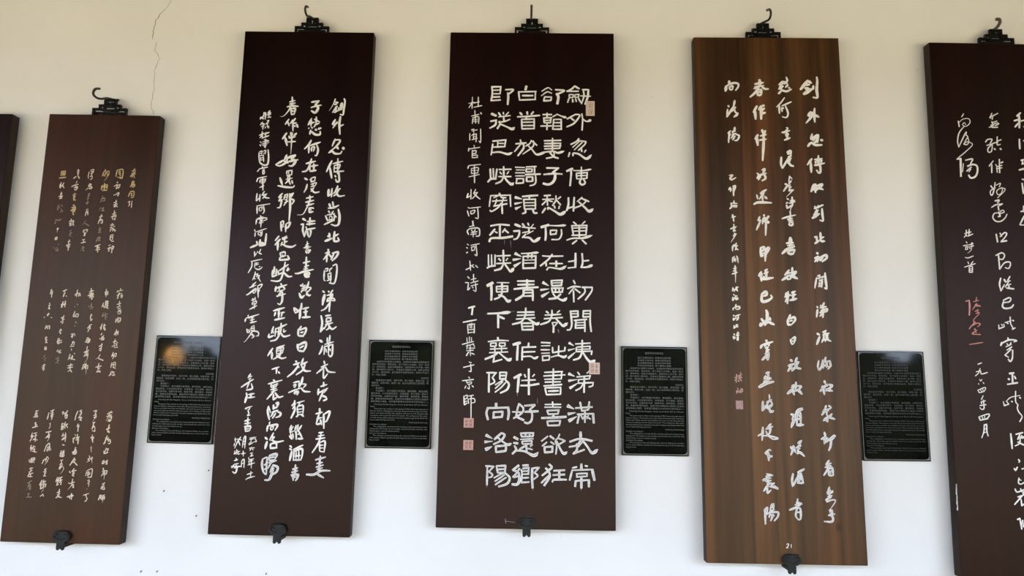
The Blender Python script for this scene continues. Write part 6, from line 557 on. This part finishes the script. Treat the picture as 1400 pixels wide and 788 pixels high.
def add_hanger(h):
    """Black stepped fretwork crest, three tiers, standing on the board's top edge."""
    bm = bmesh.new()
    y0, y1 = -0.017, -0.004
    z = h - 0.012
    B = lambda p, q, w=0.0085: add_bar(bm, (p[0], z + p[1]), (q[0], z + q[1]), w, y0, y1)
    def path(pts, w=0.0080):
        for p, q in zip(pts, pts[1:]): B(p, q, w)
    path([(-.069, .004), (-.069, .048), (-.0425, .048), (-.0425, .064), (-.0215, .064), (-.0215, .087),
          (.0215, .087), (.0215, .064), (.0425, .064), (.0425, .048), (.069, .048), (.069, .004)])
    path([(-.046, .018), (-.055, .018), (-.055, .031), (.055, .031), (.055, .018), (.046, .018)], 0.0075)
    path([(-.0425, .048), (-.030, .044), (.030, .044), (.0425, .048)], 0.007)
    path([(-.028, .031), (-.022, .010)], 0.0062); path([(.028, .031), (.022, .010)], 0.0062)
    path([(-.013, .026), (0, .014), (.013, .026)], 0.0062)
    path([(-.027, .046), (-.020, .060), (.020, .060), (.027, .046)], 0.007)
    
    path([(-.069, .006), (.069, .006)], 0.008)
    path([(-.0215, .074), (-.006, .074), (-.006, .064)], 0.0062); path([(.0215, .074), (.006, .074), (.006, .064)], 0.0062)
    # low cresting along the board's top edge behind the face
    return bm

BOARD_INFO = {
    0: ('dark wooden board at the left edge of the photo, only its right side in view', 'edge'),
    1: ('reddish brown board lower than the rest, three blocks of small gilded and cream script', 'red_brown'),
    2: ('near-black maroon board with white flowing handwriting in three long and several short columns', 'maroon_dark'),
    3: ('middle maroon board with four columns of large white squat clerical characters and red seals', 'maroon'),
    4: ('lighter brown plank-grained board with thin white running script and chalked number 21', 'brown_planks'),
    5: ('dark umber board cut off at the right edge, white cursive script and pink signature', 'umber'),
}
BOARD_OBJ = {}
for b, (org, tilt, th, w, h) in BOARDS.items():
    lab, mat = BOARD_INFO[b]
    root = thing('calligraphy_board', lab, 'calligraphy board', org, (tilt, th, 0), 'carved boards along the wall')
    BOARD_OBJ[b] = root
    pbm = add_board_panel(w, h)
    pbm.normal_update()
    for f in pbm.faces:
        if f.normal.y > -0.4: f.material_index = 1
    obj('panel', pbm, [M['maroon_dark'] if b == 0 else M[mat], M['edge']], root)
    if b > 0:
        hg = obj('hanger', add_hanger(h), M['iron'], root); hg['label'] = 'black stepped fretwork hanger'

bm = bmesh.new()
for z0, z1 in ((0.246, 0.262), (0.266, 0.300), (0.304, 0.341)):
    add_bar(bm, (-BOARDS[5][3] / 2 + 0.0012, z0), (-BOARDS[5][3] / 2 + 0.0022, z1), 0.0028, -TH - 0.0005, -TH + 0.003)
o = obj('edge_chip', bm, M['worn_white'], BOARD_OBJ[5]); o['label'] = 'pale chipped paint on the left edge'

COLUMN_NOTE = {
    (3, 'E'): ('text_column', 'narrow column of small characters', 'white_paint'),
    (3, 'W'): ('scratch', 'pale scratch', 'grey_chalk'),
    (3, 'X'): ('paint_drip', 'faint chalky drips', 'grey_chalk'),
    (4, 'E'): ('text_column', 'narrow column of small characters', 'white_paint'),
    (4, 'S'): ('signature', 'faded pink signature', 'rose_paint'),
    (4, 'N'): ('board_number', 'small white number 21', 'white_paint'),
    (5, 'S'): ('signature', 'pinkish red signature', 'pink_paint'),
    (5, 'D'): ('text_column', 'narrow column of small characters', 'white_paint'),
    (2, 'D'): ('text_column', 'narrow column of small characters', 'white_paint'),
    (2, 'E'): ('signature', 'white signature', 'white_paint'),
}
for b, cols in STROKES.items():
    for c, data in cols.items():
        nm, lab, mt = COLUMN_NOTE.get((b, c), ('text_column', None, 'white_paint'))
        chars = data.split('|')
        if c in 'WX':
            for s in chars:
                bm = bmesh.new(); strokes_of(bm, s, -TH)
                o = obj(nm, bm, M[mt], BOARD_OBJ[b]); o['label'] = lab
            continue
        col = bpy.data.objects.new(nm, None); COL.objects.link(col); col.parent = BOARD_OBJ[b]
        col.empty_display_size = 0.02
        if lab: col['label'] = lab
        if b == 1 and c == '1a': col['label'] = 'short gilded title column'
        for s in chars:
            m = M[mt]
            if b == 1:
                m = M[{'g': 'gilt_paint', 'c': 'cream_paint', 'w': 'worn_paint'}[s[0]]]; s = s[2:]
            bm = bmesh.new(); strokes_of(bm, s, -TH, WEIGHT[b], WORN_BELOW.get(b, 0.0) if c in 'ABCD' else 0.0, b in BRUSHY)
            obj('character', bm, [m, M['worn_white']], col)

# seals: an inked square with carved lines
for b, cx, cz, w, h, mi in SEALS:
    cx, cz, w, h = cx / 1000, cz / 1000, w / 1000, h / 1000
    bm = bmesh.new()
    rnd = random.Random(int(cx * 1e5) + int(cz * 1e4))
    fr = 0.1 * min(w, h)
    add_box(bm, (cx, -TH - 0.0004, cz), (w, 0.0014, h), 0.0003, 1)
    base_faces = set(bm.faces)
    nx, nz = (2, 2) if abs(w - h) < 0.012 else (1, 2)
    cw, chh = (w - 2 * fr) / nx, (h - 2 * fr) / nz
    y = -TH - 0.0012
    for i in range(nx):
        for j in range(nz):
            x0 = cx - w / 2 + fr + i * cw; z0 = cz - h / 2 + fr + j * chh
            for q in range(4):
                zz = z0 + chh * (0.18 + 0.22 * q)
                xa = x0 + cw * rnd.uniform(0.08, 0.3); xb = x0 + cw * rnd.uniform(0.65, 0.92)
                add_bar(bm, (xa, zz), (xb, zz), 0.0010, y, -TH)
            for q in range(2):
                xx = x0 + cw * rnd.uniform(0.2, 0.8)
                add_bar(bm, (xx, z0 + chh * 0.12), (xx, z0 + chh * rnd.uniform(0.55, 0.9)), 0.0010, y, -TH)
    for f in bm.faces:
        if f not in base_faces: f.material_index = 1
    mat = [M['seal_ivory'], M['seal_pale'], M['seal_red'], M['seal_rose']][mi]
    o = obj('seal', bm, [mat, M['seal_ink'] if mi < 3 else M['rose_paint']], BOARD_OBJ[b])
    o['label'] = ['ivory oblong seal', 'pale square seal', 'red square seal', 'faded pink seal'][mi]

# ---------------------------------------------------------------- wall hooks
HOOKS = {
    1: [(-.001, .094), (-.040, .082), (-.077, .071), (-.112, .053), (-.140, .045), (-.161, .047), (-.166, .058), (-.155, .076), (-.130, .089)],
    2: [(-.001, .090), (-.035, .078), (-.069, .066), (-.105, .053), (-.132, .039), (-.153, .041), (-.162, .053), (-.153, .069), (-.133, .079)],
    3: [(-.001, .090), (-.035, .080), (-.069, .068), (-.105, .056), (-.130, .044), (-.150, .046), (-.159, .058), (-.150, .074), (-.131, .084)],
    4: [(-.001, .092), (-.025, .084), (-.053, .075), (-.098, .058), (-.120, .052), (-.135, .056), (-.141, .070), (-.128, .090), (-.100, .103)],
    5: [(-.001, .078), (-.015, .080), (-.030, .082), (-.047, .083), (-.060, .088), (-.068, .097), (-.064, .109), (-.050, .118)],
}
HOOK_TEXT = {1: 'curved iron wall hook above the low reddish board, curling to the left',
             2: 'curved iron wall hook above the near-black flowing-script board',
             3: 'iron wall hook above the middle board, seen end on as a straight pin',
             4: 'curved iron wall hook above the brown plank-grained board',
             5: 'short brown wall hook at the upper right corner of the photo'}
for b, pts in HOOKS.items():
    org, tilt, th, w, h = BOARDS[b]
    top = Vector(org) + Matrix.Rotation(th, 3, 'Y') @ Vector((0, 0, h))
    xo = {1: 0.004, 2: 0.006, 3: -0.004, 4: -0.004, 5: 0.0}[b]
    root = thing('wall_hook', HOOK_TEXT[b], 'hook', (top.x + xo, 0, top.z), group='iron hooks above the boards')
    P = catmull([(0, p[0], p[1]) for p in pts], 5)
    n = len(P)
    fat = 0.0062 if b == 5 else 0.0046
    rad = [fat * (1.0 if i < n * 0.8 else 1.12) for i in range(n)]
    bm = bmesh.new(); add_tube(bm, P, rad, 10)
    obj('hook_rod', bm, M['hook_brown'] if b == 5 else M['hook_iron'], root, True)
    bm = bmesh.new(); add_tube(bm, [(0, -0.0005, pts[0][1]), (0, -0.004, pts[0][1]), (0, -0.006, pts[0][1])], [0.0065, 0.006, 0.005], 12)
    obj('wall_plate', bm, M['hook_iron'], root, True)

# ---------------------------------------------------------------- iron brackets under the boards
BR_TEXT = {1: 'small dark iron bracket holding the lower edge of the low reddish board',
           2: 'small dark iron bracket holding the lower edge of the near-black board',
           3: 'small dark iron bracket holding the lower edge of the middle maroon board',
           4: 'small dark iron bracket below the number 21 on the brown plank-grained board'}
for b, x, z in BRACKETS:
    org, tilt, th, w, h = BOARDS[b]
    yf = org[1] - TH - 0.0025          # just in front of the board's face
    root = thing('board_bracket', BR_TEXT[b], 'bracket', (x, 0, z), group='iron brackets under the boards')
    bm = bmesh.new()
    add_prism(bm, [(-.026, .034), (-.012, .038), (.012, .038), (.026, .034), (.034, .024), (.035, .012), (.028, .002), (.0165, -.004),
                   (-.0165, -.004), (-.028, .002), (-.035, .012), (-.034, .024)], yf - 0.011, yf)
    bmesh.ops.bevel(bm, geom=[e for e in bm.edges], offset=0.0025, segments=2, affect='EDGES')
    obj('wing_plate', bm, M['bracket_iron'], root)
    bm = bmesh.new()
    for s in (-1, 1):
        add_tube(bm, catmull([(s * .004, yf - .0115, .006), (s * .014, yf - .0125, .010), (s * .026, yf - .0125, .018), (s * .020, yf - .0125, .028), (s * .011, yf - .012, .023)], 5), 0.0022, 6)
    add_tube(bm, [(-.024, yf - .009, .036), (0, yf - .011, .0395), (.024, yf - .009, .036)], 0.0022, 6)
    obj('scroll_relief', bm, M['bracket_iron'], root, True)
    bm = bmesh.new()
    add_prism(bm, [(-.0155, .004), (.0155, .004), (.0155, -.028), (.013, -.033), (.007, -.034), (.003, -.030), (0, -.022),
                   (-.003, -.030), (-.007, -.034), (-.013, -.033), (-.0155, -.028)], yf - 0.009, yf - 0.001)
    bmesh.ops.bevel(bm, geom=[e for e in bm.edges], offset=0.0015, segments=1, affect='EDGES')
    obj('forked_tail', bm, M['bracket_iron'], root)
    bm = bmesh.new(); add_box(bm, (0, yf / 2 - 0.001, -.019), (.022, -yf - 0.004, .014), 0.002, 1)
    obj('support_arm', bm, M['iron'], root)

# ---------------------------------------------------------------- black text plaques
TITLE = '聞官軍收河南河北'
VERSE = ['劍外忽傳收薊北  初聞涕淚滿衣裳', '卻看妻子愁何在  漫卷詩書喜欲狂', '白日放歌須縱酒  青春作伴好還鄉', '即從巴峽穿巫峽  便下襄陽向洛陽']
CN1 = '這首詩作於廣德元年春天，杜甫在梓州聽到官軍收復河南河北的消息，驚喜欲狂，寫下這首七言律詩。全詩一氣流注，感情奔放，處處洋溢着喜悅，被稱為詩人生平第一首快詩。詩中連用六個地名，表達急於還鄉的心情，讀來如同順水行舟，輕快自然，後世書家多喜書寫此詩，懸掛於草堂之中，供遊人觀賞。'
CN2 = '書者為近代書家，長於行草，兼工隸書，用筆沉着，結體寬博，氣息淳厚，自成一家，此作為應草堂之請而書，現藏於館中。'
CN3 = '作品簡介：此作通篇行氣貫通，筆勢開張，疏密有致，墨色飽滿，刀法忠實於原作，木質溫潤，字口清晰，歷經多年仍存神采。全篇布局勻稱，首尾呼應，書風樸茂，堪稱佳構。其書與詩相得益彰，觀者可從中體會詩人聞捷之狂喜與書家揮毫之情致，為草堂所藏書法木刻中的代表作品之一。'
EN0 = ['Hearing Of the Regular Army took Back Of the Henan', 'Hebei']
EN1 = 'This poem was written in the spring of 763 when the poet was in Sichuan Zizhou. Hearing the news that the government army took back Henan and Hebei and that the rebellion was near its end, the poet was overcome with joy and set down this poem. The writing runs like water and the whole poem expresses the poet longing to go home down the river; it is called the first happy song of his life.'
EN2 = 'Introduction to the calligrapher'
EN3 = 'The calligrapher was known for running script and clerical script, taking the old steles as his model, and wrote this work for the thatched cottage; it is kept in the collection to this day.'
EN4 = 'Appreciation of the calligraphy'
EN5 = 'The writing is even and strong, the columns follow one another with a quiet rhythm, and the strokes keep the trace of the brush after being cut in wood.'
TITLE_B = '韋諷錄事宅觀曹將軍畫馬圖引'
VERSE_B = ['國初已來畫鞍馬  神妙獨數江都王', '將軍得名三十載  人間又見真乘黃', '曾貌先帝照夜白  龍池十日飛霹靂', '內府殷紅瑪瑙盤  婕妤傳詔才人索']

def cn_lines(txt, n):
    t = '　　' + txt
    return [t[i:i + n] for i in range(0, len(t), n)]
def en_lines(txt, n):
    out, cur = [], '    '
    for w in txt.split(' '):
        if len(cur) + len(w) + 1 > n: out.append(cur); cur = w
        else: cur = (cur + ' ' + w) if cur.strip() else cur + w
    out.append(cur); return out

def rounded_rect(w, h, r, n=6):
    pts = []
    for cx, cz, a0 in ((w / 2 - r, h / 2 - r, 0), (-w / 2 + r, h / 2 - r, 90), (-w / 2 + r, -h / 2 + r, 180), (w / 2 - r, -h / 2 + r, 270)):
        for k in range(n + 1):
            a = math.radians(a0 + 90 * k / n)
            pts.append((cx + r * math.cos(a), cz + r * math.sin(a)))
    return pts

PD = 0.012
PL_TEXT = ['black text plaque with orange lamp glare, right of the low reddish board',
           'black text plaque between the near-black board and the middle maroon board',
           'black text plaque between the middle maroon board and the brown plank-grained board',
           'black text plaque between the brown plank-grained board and the rightmost board, lettering hardly visible']
for k, (px, pz, th) in enumerate(PLAQUES):
    root = thing('text_plaque', PL_TEXT[k], 'plaque', (px, -0.003, pz), (0, th, 0), 'black plaques between the boards')
    bm = bmesh.new(); add_box(bm, (0, -PD / 2, PH / 2), (PW, PD, PH), 0.0012, 2)
    obj('panel', bm, M['black_gloss'], root)
    # grey border: outer rectangle, inner rounded rectangle
    bm = bmesh.new()
    y = -PD - 0.0004
    ow, oh, iw, ih = PW - 0.0075, PH - 0.0075, PW - 0.0125, PH - 0.0135
    inner = rounded_rect(iw, ih, 0.016, 6)
    outer = []
    for i, (x, z) in enumerate(inner):
        c = i // 7
        sx, sz = [(1, 1), (-1, 1), (-1, -1), (1, -1)][c]
        kx = i % 7
        # project radially onto the outer rectangle
        if c in (0, 2):
            ox, oz = (sx * ow / 2, sz * min(abs(z), oh / 2)) if kx < 3 else ((sx * ow / 2, sz * oh / 2) if kx == 3 else (sx * min(abs(x), ow / 2), sz * oh / 2))
        else:
            ox, oz = (sx * min(abs(x), ow / 2), sz * oh / 2) if kx < 3 else ((sx * ow / 2, sz * oh / 2) if kx == 3 else (sx * ow / 2, sz * min(abs(z), oh / 2)))
        outer.append((ox, oz))
    a = [bm.verts.new((x, y, z + PH / 2)) for x, z in inner]
    o2 = [bm.verts.new((x, y, z + PH / 2)) for x, z in outer]
    n = len(a)
    for i in range(n):
        j = (i + 1) % n
        f = bm.faces.new((a[i], a[j], o2[j], o2[i]))
    bmesh.ops.recalc_face_normals(bm, faces=bm.faces)
    ob = obj('border_line', bm, M['plaque_border'], root); ob['label'] = 'thin grey border with rounded corners'
    # lettering
    tm = M['plaque_text_dim'] if k == 3 else M['plaque_text']
    ty = -PD - 0.0005
    L = -PW / 2 + 0.017; R = PW / 2 - 0.017; W = R - L
    bm = bmesh.new()
    add_text(bm, TITLE_B if k == 0 else TITLE, 0, PH - 0.0295, 0.0092, ty, 0.0, align='c')
    obj('title_line', bm, tm, root)
    bm = bmesh.new(); z = PH - 0.0475
    for s in (VERSE_B if k == 0 else VERSE):
        add_text(bm, s, -0.066, z, 0.0080, ty, 0.0, fit=0.132, align='f')
        z -= 0.01045
    obj('verse_lines', bm, tm, root)
    bm = bmesh.new(); per = 26; z -= 0.0005
    rnd = random.Random(k)
    def para(txt, z):
        for s in cn_lines(txt, per):
            add_text(bm, s, L + (0.0176 if s.startswith('　') else 0), z, 0.0080, ty, 0.0, align='f' if len(s) == per else 'l',
                     fit=W - (0.0176 if s.startswith('　') else 0))
            z -= 0.01045
        return z
    z = para(CN1, z) - 0.001
    add_text(bm, '杜甫草堂', R, z, 0.0080, ty, 0.0, align='r'); z -= 0.01045
    z = para(CN2, z)
    add_text(bm, '書者簡介：', L + 0.0176, z, 0.0080, ty, 0.0); z -= 0.01045
    z = para(CN3, z)
    obj('chinese_paragraph', bm, tm, root)
    bm = bmesh.new(); z = PH - 0.2585
    es, dz = 0.0072, 0.0087
    for i, s in enumerate(EN0):
        add_text(bm, s, L + (0.014 if i == 0 else 0), z, es, ty, 0.004, fit=W - 0.016, align='f' if i == 0 else 'l'); z -= dz
    def epara(txt, z, n=70):
        ls = en_lines(txt, n)
        for i, s in enumerate(ls):
            ind = 0.014 if i == 0 else 0
            add_text(bm, s.strip(), L + ind, z, es, ty, 0.004, fit=W - ind, align='f' if i < len(ls) - 1 else 'l', squash=0.74); z -= dz
        return z
    z = epara(EN1, z)
    add_text(bm, 'Handwriting by Thatched Cottage', R, z, es, ty, 0.004, align='r', squash=0.74); z -= dz
    add_text(bm, EN2, L, z, es, ty, 0.004, squash=0.74); z -= dz
    z = epara(EN3, z)
    add_text(bm, EN4, L, z, es, ty, 0.004, squash=0.74); z -= dz
    z = epara(EN5, z)
    obj('english_paragraph', bm, tm, root)
    assert z > -0.002, z

# ---------------------------------------------------------------- nails left in the plaster
NAIL_TEXT = ['tiny dark nail in the wall below the leftmost plaque',
             'tiny dark nail beside the near-black board, right of the other nail under the leftmost plaque',
             'tiny dark nail at the bottom edge of the photo, right of the low reddish board',
             'tiny dark nail at the bottom edge of the photo, second from the low reddish board',
             'tiny dark nail hard against the left edge of the near-black board',
             'tiny dark nail below the near-black board, under its bracket']
for (x, z), s in zip(NAILS, NAIL_TEXT):
    bm = bmesh.new()
    add_tube(bm, [(0, 0.004, 0), (0, -0.002, 0), (0.0005, -0.008, -0.002), (0.0008, -0.0095, -0.003)], [0.0018, 0.0019, 0.0022, 0.0016], 8)
    o = obj('nail', bm, M['nail'], None, True); o.location = (x, 0, z)
    tag(o, s, 'nail', 'nails in the wall')

# ---------------------------------------------------------------- unseen garden side, shaped for sky blocking, reflections and bounce light
def blob(x, y, z, r, sd, squash=1.0):
    bm = bmesh.new()
    bmesh.ops.create_icosphere(bm, subdivisions=5, radius=1.0)
    for v in bm.verts:
        d = v.co.normalized()
        k = 1 + 0.22 * noise.noise(d * 2.2 + Vector((sd, 0, 0))) + 0.16 * noise.noise(d * 6 + Vector((0, sd, 0))) + 0.10 * noise.noise(d * 15 + Vector((0, 0, sd)))
        v.co = Vector((d.x * k * r, d.y * k * r, d.z * k * r * squash))
    return bm
TREES = [(-1.75, -13.2, 3.6, 2.2), (2.25, -13.2, 3.6, 2.2), (-9.9, -14.6, 2.1, 1.5), (-6.2, -14.6, 1.7, 1.2), (6.9, -14.6, 2.0, 1.4), (11.2, -14.6, 2.1, 1.5)]  # added out of view; the tall central pair blocks the sky straight ahead
for i, (x, y, z, r) in enumerate(TREES):
    root = thing('unseen_tree', 'unseen leafy tree facing the wall of boards, added to block skylight', 'tree', (x, y, -0.2), group='trees facing the boards')
    f = obj('foliage', blob(0, 0, 0, r * 0.80, i * 3.1, 1.35 if i < 2 else 1.0), M['foliage'], root, True); f.location = (0, 0, z)
    bm = bmesh.new(); add_tube(bm, [(0, 0, 0), (0.05, 0, 0.6), (0, 0.03, z - 0.4)], [0.16, 0.12, 0.10], 10)
    obj('trunk', bm, M['bark'], root, True)
bm = bmesh.new()  # added hedge, its height set to darken reflections and trim the sky band
for i in range(15):
    q = blob(0, 0, 0, 1.02, 40 + i * 1.7, (1.22 + 0.10 * (i % 3)) * (0.86 if i == 3 else 1.0))
    me = bpy.data.meshes.new('clump'); q.to_mesh(me); q.free()
    n0 = len(bm.verts); bm.from_mesh(me); bpy.data.meshes.remove(me)
    bm.verts.ensure_lookup_table()
    for v in bm.verts[n0:]: v.co += Vector((-10.5 + i * 1.5, -9.7 - (i % 2) * 0.25, 0.95))
o = obj('unseen_hedge', bm, M['foliage'], None, True); o['kind'] = 'stuff'
tag(o, 'unseen green hedge facing the boards, added to darken reflections and cut the sky', 'hedge')
# lamp whose glow shows in the leftmost plaque
root = thing('garden_lamp', 'lit orange lamp on a post, mirrored in the leftmost plaque', 'lamp', (-4.43, -6.0, -0.2))
bm = bmesh.new(); bmesh.ops.create_uvsphere(bm, u_segments=20, v_segments=12, radius=0.105)
for v in bm.verts: v.co.z *= 1.15
g = obj('lamp_globe', bm, M['lamp_glow'], root, True); g.location = (0, 0, 2.02)
bm = bmesh.new(); add_tube(bm, [(0, 0, 0), (0, 0, 0.05), (0, 0, 0.08), (0, 0, 1.86), (0, 0, 1.91)], [0.10, 0.10, 0.035, 0.03, 0.06], 12)
obj('lamp_post', bm, M['iron'], root, True)
